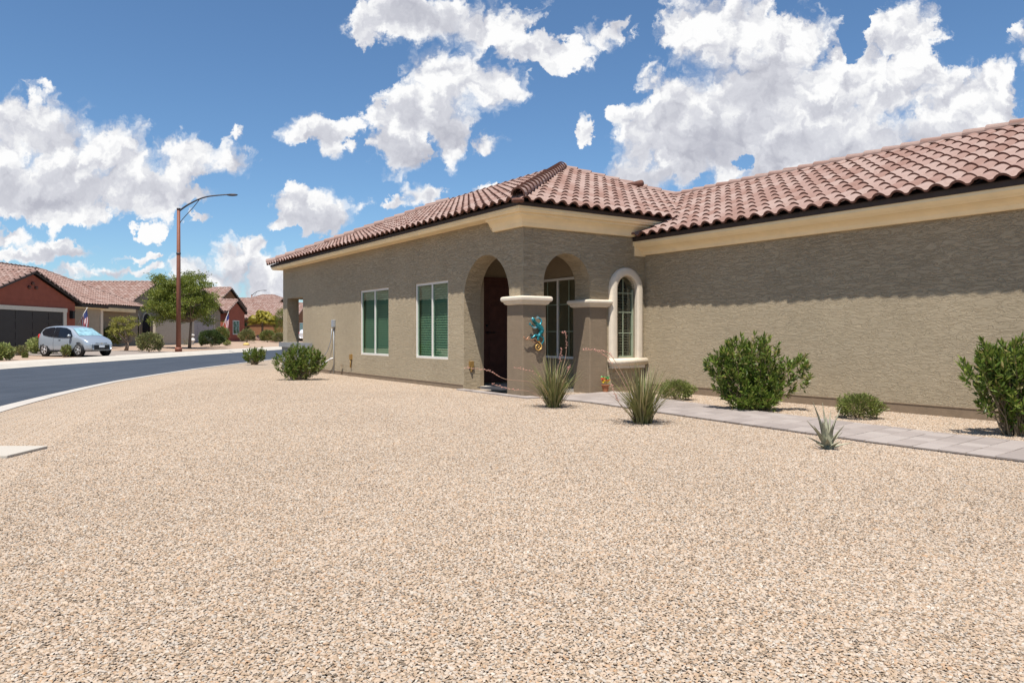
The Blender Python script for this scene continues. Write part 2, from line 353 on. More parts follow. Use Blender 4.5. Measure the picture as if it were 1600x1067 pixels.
big = MB(); big.poly([(-1500,-600,-.20),(1500,-600,-.20),(1500,2500,-.20),(-1500,2500,-.20)]); struct(big.build('ground', M['far_soil']))
# gravel yard sheet
yb = MB(); prev = None
for x, y in KERB: yb_pt = (x, y)
for i in range(len(KERB)-1):
    a, b = KERB[i], KERB[i+1]
    yb.poly([(a[0], a[1], 0), (60, a[1]*1.0, 0), (60, b[1], 0), (b[0], b[1], 0)])
struct(yb.build('gravel_bed', M['gravel_sheet']))
gut = offset(KERB, .22); lip = offset(KERB, .62); farl = offset(KERB, 7.3); farg = offset(KERB, 7.0)
cb = MB(); KZ = .012
for i in range(len(KERB)-1):
    for (A, za, B, zb) in ((KERB, -.1, KERB, KZ), (KERB, KZ, gut, KZ-.01), (gut, KZ-.01, offset_mid := lip, -.085)):
        cb.poly([(*A[i], za), (*A[i+1], za), (*B[i+1], zb), (*B[i], zb)][::-1], sm=False)
kerb = struct(cb.build('kerb', M['concrete']))
jb = MB(); acc = 0; kb = offset(KERB, .0)
for i in range(len(KERB)-1):
    a, b_ = Vector(KERB[i]), Vector(KERB[i+1]); acc += (b_-a).length
    if acc > 2.4 and 2 < a.y < 60:
        acc = 0; t_ = (b_-a).normalized()*.012
        for P0, z0, P1, z1 in ((KERB[i], KZ+.002, gut[i], KZ-.008), (gut[i], KZ-.008, lip[i], -.083)):
            jb.poly([(P0[0], P0[1], z0), (P0[0]+t_.x, P0[1]+t_.y, z0), (P1[0]+t_.x, P1[1]+t_.y, z1), (P1[0], P1[1], z1)][::-1])
jb.build('kerb_joint', M['dark_joint'], kerb)
rb = MB()
for i in range(len(KERB)-1):
    rb.poly([(*lip[i], -.09), (*lip[i+1], -.09), (*farg[i+1], -.09), (*farg[i], -.09)][::-1])
struct(rb.build('road', M['asphalt']))
f1 = offset(KERB, 7.35); f2 = offset(KERB, 7.6); f3 = offset(KERB, 9.1)
sb = MB()
for i in range(len(KERB)-1):
    if KERB[i][1] < -3: continue
    for A, za, B, zb in ((farg, -.085, f1, -.08), (f1, -.08, f2, .03), (f2, .03, f3, .035), (f3, .035, f3, -.1)):
        sb.poly([(*A[i], za), (*A[i+1], za), (*B[i+1], zb), (*B[i], zb)][::-1])
struct(sb.build('sidewalk', M['sidewalk']))
# yards across the street
fb = MB(); xs = [-18.0, -18.6, -20, -23, -26, -30, -34, -60]
ff = offset(KERB, 9.1)
for i in range(len(ff)-1):
    if KERB[i][1] < -3: continue
    dist = [0, .6, 2, 5, 8, 12, 16, 60]
    ls = [offset(KERB, 9.1+q) for q in (0, 1, 3, 5, 8, 12, 17, 60)] if i == 0 or 'LS' not in globals() else LS
    LS = ls
    for a, b in zip(ls[:-1], ls[1:]):
        fb.poly([(a[i][0], a[i][1], gz(*a[i])), (a[i+1][0], a[i+1][1], gz(*a[i+1])), (b[i+1][0], b[i+1][1], gz(*b[i+1])), (b[i][0], b[i][1], gz(*b[i]))][::-1], sm=True)
struct(fb.build('far_yards', M['far_soil']))
# driveway across the street
db = MB()
for k in range(6):
    x0 = -18.4 - k*1.25; x1 = x0 - 1.25
    db.poly([(x0, 35.5, gz(x0, 0)+.03), (x0, 44.3, gz(x0, 0)+.03), (x1, 44.3, gz(x1, 0)+.03), (x1, 35.5, gz(x1, 0)+.03)][::-1])
struct(db.build('driveway', M['driveway']))
b = MB(); b.box((-6.6, 6.3, -.05), (-4.25, 6.85, .03)); o = b.build('concrete_slab', M['sidewalk'], bevel=.008)
tag(o, 'pale concrete slab set flush in the gravel at the left edge', 'concrete slab')

# ------------------------------------------------------------------ gravel stones near the camera (one object, many stones)
def stone_patch(size, n, seed):
    r = random.Random(seed); b = MB(); st = size/n
    ico = [(0,0,1),(.894,0,.447),(.276,.851,.447),(-.724,.526,.447),(-.724,-.526,.447),(.276,-.851,.447),(.724,.526,-.3),(-.276,.851,-.3),(-.894,0,-.3),(-.276,-.851,-.3),(.724,-.526,-.3)]
    fs = [(0,1,2),(0,2,3),(0,3,4),(0,4,5),(0,5,1),(1,6,2),(2,7,3),(3,8,4),(4,9,5),(5,10,1),(6,7,2),(7,8,3),(8,9,4),(9,10,5),(10,6,1)]
    for i in range(n):
        for j in range(n):
            x = (i+.5+r.uniform(-.5, .5))*st - size/2; y = (j+.5+r.uniform(-.5, .5))*st - size/2
            s = st*(r.uniform(.62, 1.0) if r.random() < .96 else r.uniform(1.1, 1.5)); z = r.uniform(-.001, .0025)
            a = r.uniform(0, 6.28); ca, sa = math.cos(a), math.sin(a); ex, ey, ez = s*r.uniform(.8, 1.25), s*r.uniform(.55, .9), s*r.uniform(.24, .5)
            tx, ty = r.uniform(-.3, .3), r.uniform(-.3, .3); vs = []
            for p in ico:
                k = r.uniform(.78, 1.15); px, py, pz = p[0]*ex*k, p[1]*ey*k, p[2]*ez*k
                pz += px*tx + py*ty; vs.append((x+px*ca-py*sa, y+px*sa+py*ca, z+pz))
            b.add(vs, fs)
    return b.mesh('gravel_patch', M['stone'])
patches = [stone_patch(.48, 50, 100+k) for k in range(4)]
def kerb_x(y):
    for (x0, y0), (x1, y1) in zip(KERB[:-1], KERB[1:]):
        if y0 <= y <= y1: return x0 + (x1-x0)*(y-y0)/(y1-y0)
    return -10
C0 = Vector((.19, 12.43)); VV = Vector((.8288, .5596)); UU = Vector((-.5596, .8288))
def to_local(x, y): d = Vector((x, y)) - C0; return d.dot(VV), d.dot(UU)
pts_by = [[] for _ in range(4)]
yy = 1.5
while yy < 22:
    xx = -12.0
    while xx < 13:
        if abs(xx) < .76*yy + .9 and xx - .26 > kerb_x(yy+.26) and xx - .26 > kerb_x(yy-.26) and xx-.26 > kerb_x(yy):
            v, u = to_local(xx, yy)
            if not ((v > 3.1 and u < 2) or (v > .3 and u > .4) or (v > -.0 and u > .3 and v > .2)):
                pts_by[R.randrange(4)].append((xx, yy))
        xx += .48
    yy += .48
small = stone_patch(.16, 16, 321); yy = 4.0
while yy < 22:
    k0 = kerb_x(yy); xx = k0 + .09
    while xx < k0 + 1.3:
        if abs(xx) < .76*yy + .9: pts_by.append([(xx, yy)]) if len(pts_by) < 5 else pts_by[4].append((xx, yy))
        xx += .15
    yy += .15
patches.append(small)
# geometry nodes: instance the stone patches on scattered points
def gravel_object():
    me = bpy.data.meshes.new('gravel'); vs = []; idx = []; rot = []
    for k in range(5):
        for p in pts_by[k]: vs.append((p[0], p[1], .0005+.002*(1+math.sin(1.3*p[0]+.7*p[1])*math.sin(.9*p[1]-.5*p[0])))); idx.append(k); rot.append(R.randrange(4)*math.pi/2 if k < 4 else 0.0)
    me.from_pydata(vs, [], [])
    a = me.attributes.new('pick', 'INT', 'POINT'); a.data.foreach_set('value', idx)
    a = me.attributes.new('spin', 'FLOAT', 'POINT'); a.data.foreach_set('value', rot)
    ob = link(bpy.data.objects.new('gravel', me)); me.materials.append(M['stone'])
    col = bpy.data.collections.new('gravel_sources')
    for p in patches:
        q = bpy.data.objects.new('gravel_patch', p); col.objects.link(q)
    ng = bpy.data.node_groups.new('gravel_scatter', 'GeometryNodeTree')
    ng.interface.new_socket('Geometry', in_out='INPUT', socket_type='NodeSocketGeometry'); ng.interface.new_socket('Geometry', in_out='OUTPUT', socket_type='NodeSocketGeometry')
    N = ng.nodes; gi = N.new('NodeGroupInput'); go = N.new('NodeGroupOutput'); ci = N.new('GeometryNodeCollectionInfo'); ci.inputs[0].default_value = col
    ci.inputs['Separate Children'].default_value = True; ci.inputs['Reset Children'].default_value = True
    ip = N.new('GeometryNodeInstanceOnPoints'); ip.inputs['Pick Instance'].default_value = True
    na = N.new('GeometryNodeInputNamedAttribute'); na.data_type = 'INT'; na.inputs[0].default_value = 'pick'
    nb = N.new('GeometryNodeInputNamedAttribute'); nb.data_type = 'FLOAT'; nb.inputs[0].default_value = 'spin'
    cx = N.new('ShaderNodeCombineXYZ'); L = ng.links
    L.new(gi.outputs[0], ip.inputs['Points']); L.new(ci.outputs[0], ip.inputs['Instance']); L.new(na.outputs[0], ip.inputs['Instance Index'])
    L.new(nb.outputs[0], cx.inputs[2]); L.new(cx.outputs[0], ip.inputs['Rotation']); L.new(ip.outputs[0], go.inputs[0])
    md = ob.modifiers.new('scatter', 'NODES'); md.node_group = ng
    return tag(ob, 'tan and cream crushed stone covering the front yard', 'gravel', kind='stuff')
gravel_object()

# ------------------------------------------------------------------ roof tiles
def s_tile(w=.245, l=.43, thick=.030, n=10, lift=.036):
    """one clay barrel tile: x across, y up the slope; returns top faces and brown lip faces"""
    xs = [w*k/n for k in range(n+1)]
    def prof(x):
        t = x/(.78*w)
        return .056*math.sin(math.pi*t)**.75 if t < 1 else -.006*math.sin(math.pi*(x-.78*w)/(.22*w))
    top = []; lip = []
    for a, b in zip(xs[:-1], xs[1:]):
        za, zb = prof(a), prof(b)
        top.append([(a, 0, za+lift), (b, 0, zb+lift), (b, l, zb+.004), (a, l, za+.004)])
        lip.append([(a, 0, za+lift-thick), (b, 0, zb+lift-thick), (b, 0, zb+lift), (a, 0, za+lift)])
        lip.append([(a, .05, za+lift-thick), (b, .05, zb+lift-thick), (b, 0, zb+lift-thick), (a, 0, za+lift-thick)])
    return top, lip
def clip_poly(poly, planes):
    for (nx, ny, c) in planes:
        out = []
        for i in range(len(poly)):
            a, b = poly[i], poly[(i+1) % len(poly)]; da = nx*a[0]+ny*a[1]-c; db = nx*b[0]+ny*b[1]-c
            if da <= 0: out.append(a)
            if (da < 0 < db) or (db < 0 < da):
                t = da/(da-db); out.append(tuple(a[k]+(b[k]-a[k])*t for k in range(3)))
        poly = out
        if len(poly) < 3: return None
    return poly
def tile_face(O, g, s0, s1, pitch, planes, exposure=.315, w=.245, coarse=False):
    """tiles of one roof plane. O: point on the eave, g: upslope direction in plan, planes: clip half planes (nx, ny, c) in the same plan"""
    th = math.atan(pitch); e = Vector((g[1], -g[0], 0)); Y = Vector((g[0]*math.cos(th), g[1]*math.cos(th), math.sin(th))); Z = e.cross(Y)
    top, lip = s_tile(w, n=5 if coarse else 10, l=exposure+.07)
    out = []
    smax = int((s1-s0)/w)+1; O = Vector(O)
    for i in range(smax):
        for j in range(60):
            o = O + e*(s0+i*w) + Y*(j*exposure)
            mid = o + e*w/2 + Y*exposure/2
            if any(nx*mid.x+ny*mid.y-c > .45 for nx, ny, c in planes):
                if any(nx*g[0]+ny*g[1] > 0 and nx*mid.x+ny*mid.y-c > 1.0 for nx, ny, c in planes): break
                continue
            Mx = Matrix((( e.x, Y.x, Z.x, o.x), (e.y, Y.y, Z.y, o.y), (e.z, Y.z, Z.z, o.z), (0, 0, 0, 1)))
            cor = [o, o+e*w, o+e*w+Y*(exposure+.07), o+Y*(exposure+.07)]
            if all(nx*p.x+ny*p.y <= c for nx, ny, c in planes for p in cor): out.append(('full', Mx, o+e*w/2, None))
            else:
                tp = [clip_poly([tuple(Mx @ Vector(p)) for p in f], planes) for f in top]; lp = [clip_poly([tuple(Mx @ Vector(p)) for p in f], planes) for f in lip]
                tp = [p for p in tp if p]; lp = [p for p in lp if p]
                if tp: out.append(('cut', Mx, o+e*w/2, (tp, lp)))
    return out, (top, lip)
def tile_mesh(top, lip):
    b = MB()
    vs = []; fs = []
    for f in top: b.poly(f, 0, True)
    for f in lip: b.poly(f, 1, False)
    me = b.mesh('roof_tile', [M['tile'], M['tile_edge']])
    bm = bmesh.new(); bm.from_mesh(me)
    bmesh.ops.remove_doubles(bm, verts=[v for v in bm.verts if all(f.material_index == 0 for f in v.link_faces)], dist=1e-5)
    bm.to_mesh(me); bm.free(); return me
def ridge_tile_mesh(r=.092, l=.40, n=9, taper=.86):
    b = MB()
    for k in range(n):
        a0 = math.pi*k/n*1.10-.157; a1 = math.pi*(k+1)/n*1.10-.157
        c0, s0, c1, s1 = math.cos(a0), math.sin(a0), math.cos(a1), math.sin(a1)
        b.poly([(r*c0, 0, r*s0+.025), (r*taper*c0, l, r*taper*s0), (r*taper*c1, l, r*taper*s1), (r*c1, 0, r*s1+.025)], 0, True)
        q = r-.022
        b.poly([(q*c0, 0, q*s0+.025), (r*c0, 0, r*s0+.025), (r*c1, 0, r*s1+.025), (q*c1, 0, q*s1+.025)], 1)
        b.poly([(q*c0, .06, q*s0+.02), (q*c0, 0, q*s0+.025), (q*c1, 0, q*s1+.025), (q*c1, .06, q*s1+.02)], 1)
    return b.mesh('ridge_tile', [M['tile'], M['tile_edge']])
RIDGE = ridge_tile_mesh()
def along(a, b, step=.33, lift=.005):
    a, b = Vector(a), Vector(b); d = b-a; L = d.length; Y = d.normalized(); X = Y.cross(Vector((0, 0, 1))).normalized(); Z = X.cross(Y); n = max(1, int(L/step)); st = L/n
    return [Matrix(((X.x, Y.x, Z.x, p.x), (X.y, Y.y, Z.y, p.y), (X.z, Y.z, Z.z, p.z), (0, 0, 0, 1))) for p in (a + Y*k*st + Z*lift for k in range(n))]

# ------------------------------------------------------------------ the near house. Local axes: x = v (away to the right), y = u (along the facade, away to the left)
HR = math.atan2(VV.y, VV.x)
house = empty('house', (C0.x, C0.y, 0), HR)
tag(house, 'tan stucco house with arched entry porch and pink barrel tile roof in the foreground', 'house')
HM = Matrix.Translation((C0.x, C0.y, 0)) @ Matrix.Rotation(HR, 4, 'Z')
VR = 2.76; UE = 13.05; ZM = 3.05; ZR = 2.69; P = .425; OV = .33; WB = 7.52; XR = -12.0
def arch_loop(x0, x1, z0, zs, n=18):
    """opening outline with a round head springing at zs"""
    r = (x1-x0)/2; c = (x0+x1)/2
    return [(x0, z0), (x1, z0)] + [(c + r*math.cos(math.pi*k/n), zs + r*math.sin(math.pi*k/n)) for k in range(n+1)]
def wall_panel(b, outer, holes, put, th, mi=0):
    """flat wall with openings, put(x, z, d) maps to 3D, d is the depth into the wall"""
    loops = [outer] + holes
    vl = [[Vector((x, z, 0)) for x, z in l] for l in loops]; flat = [p for l in loops for p in l]
    for t in tessellate_polygon(vl):
        b.poly([put(*flat[i], 0) for i in t], mi); b.poly([put(*flat[i], th) for i in reversed(t)], mi)
    for l in loops:
        for i in range(len(l)):
            a, c = l[i], l[(i+1) % len(l)]; b.poly([put(*a, 0), put(*c, 0), put(*c, th), put(*a, th)], mi)
rect = lambda x0, x1, z0, z1: [(x0, z0), (x1, z0), (x1, z1), (x0, z1)]
AL = (.42, 1.95, 1.68, .765); 
W2 = (2.56, 3.97, .555, 2.10); W1 = (5.30, 6.92, .555, 2.10)
wb = MB(); ZB = -.1
wall_panel(wb, rect(0, UE, ZB, 3.045), [arch_loop(.42, 1.95, ZB+.02, 1.70), rect(*W2), rect(*W1), rect(11.17, 12.64, .70, 2.13)], lambda x, z, d: (d, x, z), .36)
# end wall with a side opening to the covered patio, back of the patio
wall_panel(wb, rect(.362, 3.6, ZB, 3.045), [rect(.364, 2.6, .70, 2.13)], lambda x, z, d: (x, UE-d, z), .36)
wb.box((.362, 10.3, ZB), (3.6, 10.6, 3.0)); 
wb.build('wall', M['stucco'], house)
rwb = MB()
wall_panel(rwb, rect(.362, VR, ZB, 3.045), [arch_loop(.42, 1.43, ZB+.02, 1.94), arch_loop(2.02, 2.51, .62, 1.865)], lambda x, z, d: (x, d, z), .42)
rwb.build('wall', M['stucco'], house)['label'] = 'porch side wall with an arch and an arched window'
b = MB(); b.box((VR+.001, XR, ZB), (VR+.25, .42, 2.66)); b.build('wall', M['stucco'], house)['label'] = 'long blank stucco side wall'
# wing end and back walls keep the house closed
b = MB(); b.box((VR+.25, XR, ZB), (8, XR+.25, 2.66)); b.box((7.3, XR+.25, ZB), (7.55, UE, 2.9)); b.box((3.6, UE-.36, ZB), (7.3, UE, 2.95)); b.build('wall', M['stucco'], house)['label'] = 'rear wall'
# porch interior
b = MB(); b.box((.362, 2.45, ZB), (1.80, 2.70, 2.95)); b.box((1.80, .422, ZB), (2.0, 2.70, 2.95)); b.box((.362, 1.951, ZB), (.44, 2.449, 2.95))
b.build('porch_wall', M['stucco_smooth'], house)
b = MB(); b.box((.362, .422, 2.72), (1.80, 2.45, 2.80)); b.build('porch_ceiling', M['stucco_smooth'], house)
# smooth band along the foot of the walls
b = MB(); b.box((-.012, 1.97, ZB), (.02, UE-.01, .085)); b.box((VR-.012, XR, ZB), (VR+.02, -.03, .125)); b.box((1.80, -.012, ZB), (VR-.012, .02, .09))
b.build('wall_base', M['stucco_base'], house)
b = MB(); b.box((-.018, 1.97, .085), (.02, UE-.01, .098)); b.box((VR-.018, XR, .125), (VR+.02, -.03, .138)); b.build('weep_screed', M['stucco_base'], house)
# porch columns, their caps
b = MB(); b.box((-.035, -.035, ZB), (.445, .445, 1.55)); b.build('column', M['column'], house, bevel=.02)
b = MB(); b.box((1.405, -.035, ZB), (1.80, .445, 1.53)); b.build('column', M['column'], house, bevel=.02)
def cap(x0, x1, y0, y1, z0, z1):
    b = MB(); prof = [(.0, z0-.01), (.018, z0), (.035, z0+.012), (.045, z0+.04), (.065, z0+.05), (.078, z0+.07), (.08, z1-.028), (.068, z1-.008), (.045, z1), (0, z1)]
    rings = []
    for o, z in prof: rings.append([(x0-o, y0-o, z), (x1+o, y0-o, z), (x1+o, y1+o, z), (x0-o, y1+o, z)])
    for r0, r1 in zip(rings[:-1], rings[1:]):
        for k in range(4): k2 = (k+1) % 4; b.poly([r0[k], r0[k2], r1[k2], r1[k]])
    b.poly(rings[-1]); b.poly(rings[0][::-1])
    return b.build('column_cap', M['capstone'], house, weld=True)
cap(-.035, .445, -.035, .445, 1.55, 1.685); cap(1.405, 1.80, -.035, .445, 1.535, 1.66)
# arched window surround and sill
b = MB(); n = 20; pr = [(.0, -.05), (.0, -.075), (.03, -.085), (.10, -.085), (.135, -.07), (.15, -.05), (.15, .01)]
def surround_pt(k, o):
    x0, x1, zs, z0 = 2.02, 2.51, 1.865, .60; r = (x1-x0)/2; c = (x0+x1)/2
    if k == 0: return (x1+o, z0)
    if k == n+2: return (x0-o, z0)
    a = math.pi*(k-1)/n; return (c+(r+o)*math.cos(a), zs+(r+o)*math.sin(a))
for k in range(n+2):
    for (o0, d0), (o1, d1) in zip(pr[:-1], pr[1:]):
        a, c_, e_, f_ = surround_pt(k, o0), surround_pt(k, o1), surround_pt(k+1, o1), surround_pt(k+1, o0)
        b.poly([(a[0], d0, a[1]), (c_[0], d1, c_[1]), (e_[0], d1, e_[1]), (f_[0], d0, f_[1])], 0, True)
    a, f_ = surround_pt(k, 0), surround_pt(k+1, 0); b.poly([(a[0], -.05, a[1]), (f_[0], -.05, f_[1]), (f_[0], .10, f_[1]), (a[0], .10, a[1])], 0, True)
b.build('window_surround', M['capstone'], house, weld=True)
b = MB(); b.tube([(1.84, -.06, .55), (2.74, -.06, .55)], .065, 10); b.box((1.88, -.075, .43), (2.70, .0, .53)); b.build('window_sill', M['capstone'], house)

def window(put, x0, x1, z0, z1, panes, glass, slat_m, muntin=None, arch=None, closed=False, fr=.045, frame_m='white'):
    """put(x, z, d): d into the wall"""
    w = MB()
    def bar(a, b_, c, d, d0=.02, d1=.07): 
        p = put(a, c, d0); q = put(b_, d, d1); w.box(p, q)
    zt = arch if arch else z1
    bar(x0, x0+fr, z0, zt); bar(x1-fr, x1, z0, zt); bar(x0+fr, x1-fr, z0, z0+fr)
    if not arch: bar(x0+fr, x1-fr, z1-fr, z1)
    root = w.build('window', M[frame_m], house)
    step = (x1-x0-2*fr)/panes
    for k in range(1, panes):
        m = MB(); xx = x0+fr+k*step; m.box(put(xx-.022, z0+fr, .025), put(xx+.022, (zt if arch else z1-fr), .065)); m.build('mullion', M['white'], root)
    for k in range(panes):
        g = MB(); a = x0+fr+k*step; c = a+step
        if arch:
            rr = (x1-x0)/2; cc = (x0+x1)/2; loop = [(a, z0+fr), (c, z0+fr)] + [(cc+(rr-.005)*math.cos(math.pi*q/16), arch+(rr-.005)*math.sin(math.pi*q/16)) for q in range(17)]
            g.poly([put(x, z, .045) for x, z in loop])
        else: g.poly([put(a, z0+fr, .045), put(c, z0+fr, .045), put(c, z1-fr, .045), put(a, z1-fr, .045)])
        g.build('pane', M[glass], root)
    if muntin:
        vs, hs = muntin
        for x in vs: m = MB(); m.box(put(x-.008, z0+fr, .03), put(x+.008, (z1-.05), .04)); m.build('muntin', M['muntin'], root)
        for z in hs: m = MB(); m.box(put(x0+fr, z-.008, .0305), put(x1-fr, z+.008, .0395)); m.build('muntin', M['muntin'], root)
    # blind of single slats
    sm = MB(); L = x1-x0-.06; p0 = put(0, 0, 0); p1 = put(1, 0, 0); ax = 'y' if abs(p1[1]-p0[1]) > .5 else 'x'
    dd = Vector(put(0, 0, 1)) - Vector(put(0, 0, 0))
    hw, hz = (.012, .0235) if closed else (.024, .013)
    for s_ in (-1,): 
        a0 = Vector((0, -L/2, 0)) if ax == 'y' else Vector((-L/2, 0, 0)); a1 = -a0
        q0 = dd*(-hw) + Vector((0, 0, -hz)); q1 = dd*hw + Vector((0, 0, hz)); th_ = Vector((0, 0, .0025))
        pts = [a0+q0, a1+q0, a1+q1, a0+q1]; sm.poly(pts); sm.poly([p+th_ for p in reversed(pts)]); sm.poly([pts[0], pts[0]+th_, pts[1]+th_, pts[1]]); sm.poly([pts[3], pts[2], pts[2]+th_, pts[3]+th_])
    me = sm.mesh('blind_slat', M[slat_m]); z = z0+.06
    top = (arch + (x1-x0)/2 - .22) if arch else z1-.03
    while z < top:
        c = put((x0+x1)/2, z, .13); inst('blind_slat', me, root, Matrix.Translation(c)); z += .05
    bk = MB(); bk.poly([put(x0-.05, z0-.05, .20), put(x1+.05, z0-.05, .20), put(x1+.05, z1+.05, .20), put(x0-.05, z1+.05, .20)]); bk.build('unlit_room_sheet', M['dark'], root)  # near-black sheet behind the blind, coloured as the unlit room
    return root
M['muntin'] = plain('muntin', (.30, .34, .24), .5); M['blind_mid'] = plain('blind_slat_mid', (.26, .235, .18), .5, var=.03)
pl = lambda x, z, d: (d, x, z)
window(pl, *W2, 2, 'glass_green', 'blind', closed=True); window(pl, *W1, 2, 'glass_green', 'blind', closed=True)
window(lambda x, z, d: (x, d+.02, z), 2.02, 2.51, .62, 2.11, 1, 'glass_dark', 'blind_mid', ([2.265], [1.07, 1.45, 1.80]), arch=1.865, frame_m='muntin', fr=.03)
window(lambda x, z, d: (1.795-.06+d, x, z), .62, 2.12, .58, 2.13, 2, 'glass_dark', 'blind_mid', ([1.02, 1.70], [1.1, 1.62]))
# front door in the porch
dr = MB(); dr.box((.72, 2.40, .09), (1.62, 2.44, 2.12)); door = dr.build('door', M['door'], house)
for (a, c, e, f) in ((.84, 1.12, .25, .95), (1.22, 1.50, .25, .95), (.84, 1.12, 1.10, 1.62), (1.22, 1.50, 1.10, 1.62), (.84, 1.12, 1.72, 2.0), (1.22, 1.50, 1.72, 2.0)):
    b = MB(); b.box((a, 2.385, e), (c, 2.40, f)); b.build('door_panel', M['door'], door, bevel=.006)
b = MB(); b.tube([(.78, 2.40, 1.08), (.78, 2.35, 1.08)], .022, 8); b.tube([(.78, 2.35, 1.08), (.95, 2.345, 1.08)], .011, 8); b.tube([(.78, 2.40, 1.22), (.78, 2.37, 1.22)], .026, 10); b.build('handle', M['black'], door)
b = MB(); b.box((.66, 2.38, .06), (.72, 2.449, 2.18)); b.box((1.62, 2.38, .06), (1.68, 2.449, 2.18)); b.box((.72, 2.38, 2.12), (1.62, 2.449, 2.18)); b.build('door_frame', M['door'], house)
b = MB(); b.box((.36, .42, ZB), (1.80, 2.45, .06)); b.build('porch_floor', M['concrete'], house)
# covered patio ledge at the far end
b = MB(); b.box((-.10, 10.35, .66), (.40, 13.15, .80)); b.box((-.03, 10.45, ZB), (.0, 13.08, .66)); b.build('patio_ledge', M['concrete_grey'] if 'concrete_grey' in M else M['metal'], house)
# wall fittings
b = MB(); b.box((-.07, 8.57, 1.23), (-.0, 8.71, 1.42)); box = b.build('meter_box', M['metal'], house, bevel=.01)
b = MB(); b.tube([(-.03, 8.62, 1.2), (-.03, 8.62, -.02)], .010, 8); b.build('conduit', M['metal'], house)
b = MB(); b.tube([(-.05, 8.70, 1.2), (-.06, 8.74, .9), (-.07, 8.95, .62), (-.06, 9.3, .45), (-.05, 9.6, .40)], .011, 8); b.build('flexible_conduit', M['metal'], house)
b = MB(); b.tube([(-.06, 8.62, .42), (-.08, 8.72, .40), (-.25, 9.35, .10), (-.28, 9.5, -.02)], .022, 10); b.build('drain_pipe', M['pipe_white'], house)
b = MB(); b.box((-.05, 7.42, .42), (0, 7.52, .55)); b.tube([(-.03, 7.47, .42), (-.03, 7.47, .22)], .018, 8); b.build('hose_tap', M['brass'], house)
b = MB(); b.tube([(-.04, 8.0, .26), (-.04, 8.12, .26)], .012, 8); b.tube([(-.04, 8.04, .26), (-.04, 8.04, .02)], .010, 8); b.build('gas_pipe', M['stem'], house)
b = MB(); b.box((.10, 1.915, .42), (.20, 1.948, .54)); b.tube([(.15, 1.93, .42), (.15, 1.93, .34)], .02, 8); b.build('wall_outlet', M['brass'], house, bevel=.004)

# eaves: swept profiles (offset outwards, height)
def sweep(b, path, prof, mi=0, mat_sm=False, cap=True):
    P2 = [Vector(p) for p in path]; rings = []
    for i, p in enumerate(P2):
        ds = []
        if i > 0: ds.append((P2[i]-P2[i-1]).normalized())
        if i < len(P2)-1: ds.append((P2[i+1]-P2[i]).normalized())
        ns = [Vector((d.y, -d.x)) for d in ds]; m = sum(ns, Vector((0, 0))).normalized(); k = 1/max(.3, m.dot(ns[0]))
        rings.append([(p.x+m.x*k*o, p.y+m.y*k*o, z) for o, z in prof])
    for r0, r1 in zip(rings[:-1], rings[1:]):
        for k in range(len(prof)-1): b.poly([r0[k], r1[k], r1[k+1], r0[k+1]], mi, mat_sm)
    if cap: b.poly(rings[0][::-1], mi); b.poly(rings[-1], mi)
main_path = [(5.0, UE), (0, UE), (0, 0), (3.25, 0)]
b = MB(); sweep(b, main_path, [(.26, ZM+.10), (.26, ZM+.076), (.305, ZM+.076), (.305, ZM+.138), (.26, ZM+.138)]); b.build('fascia', M['fascia'], house)
b = MB(); sweep(b, main_path, [(0, ZM+.05), (0, ZM-.012), (.245, ZM-.012), (.258, ZM-.004), (.265, ZM+.02), (.285, ZM+.03), (.285, ZM+.075), (.255, ZM+.075), (.255, ZM+.05)]); b.build('cornice', M['cream'], house, weld=True)
low = [(0, .86), (0, 0), (2.72, 0)]
lowp = [(0, ZM-.013), (0, ZM-.215), (.055, ZM-.215), (.065, ZM-.20), (.08, ZM-.15), (.115, ZM-.10), (.17, ZM-.06), (.20, ZM-.05), (.205, ZM-.013)]
b = MB(); sweep(b, low, [(o, z) for o, z in lowp]); o = b.build('cornice', M['cream'], house, weld=True); o['label'] = 'lower tier of the cornice around the porch'
b = MB(); cr = [(.86+.16*(1-math.cos(k*math.pi/12)), ZM-.215+.19*math.sin(k*math.pi/12)) for k in range(7)]
for (u0, z0), (u1, z1) in zip(cr[:-1], cr[1:]):
    b.poly([(-.0, u0, z0), (-.0, u1, z1), (-.10, u1, z1), (-.06, u0, z0)]); b.poly([(-.06, u0, z0), (-.10, u1, z1), (-.17, u1, ZM-.014), (-.17, u0, ZM-.014)])
b.build('cornice_end', M['cream'], house)
wing_path = [(VR, .0), (VR, XR)]
wing_path = [(VR, XR), (VR, 0.0)]
wing_path = wing_path[::-1]
# the wing runs the other way: outward is -v when travelling in -u
b = MB(); sweep(b, wing_path, [(.26, ZR+.10), (.26, ZR+.062), (.305, ZR+.062), (.305, ZR+.138), (.26, ZR+.138)]); b.build('fascia', M['fascia'], house)
b = MB(); sweep(b, wing_path, [(0, ZR+.05), (0, ZR-.175), (.055, ZR-.175), (.065, ZR-.16), (.08, ZR-.12), (.12, ZR-.085), (.17, ZR-.06), (.205, ZR-.05), (.215, ZR-.04), (.245, ZR-.02), (.265, ZR+.0), (.285, ZR+.02), (.285, ZR+.061), (.255, ZR+.061), (.255, ZR+.05)]); b.build('cornice', M['cream'], house, weld=True)
# flashing block where the two eaves meet
b = MB(); b.box((VR-.30, -.04, ZR-.02), (VR-.27, .0, ZR+.16)); b.box((VR-.27, -.022, ZR-.2), (VR+.2, -.002, ZM)); b.build('flashing', M['cream'], house)

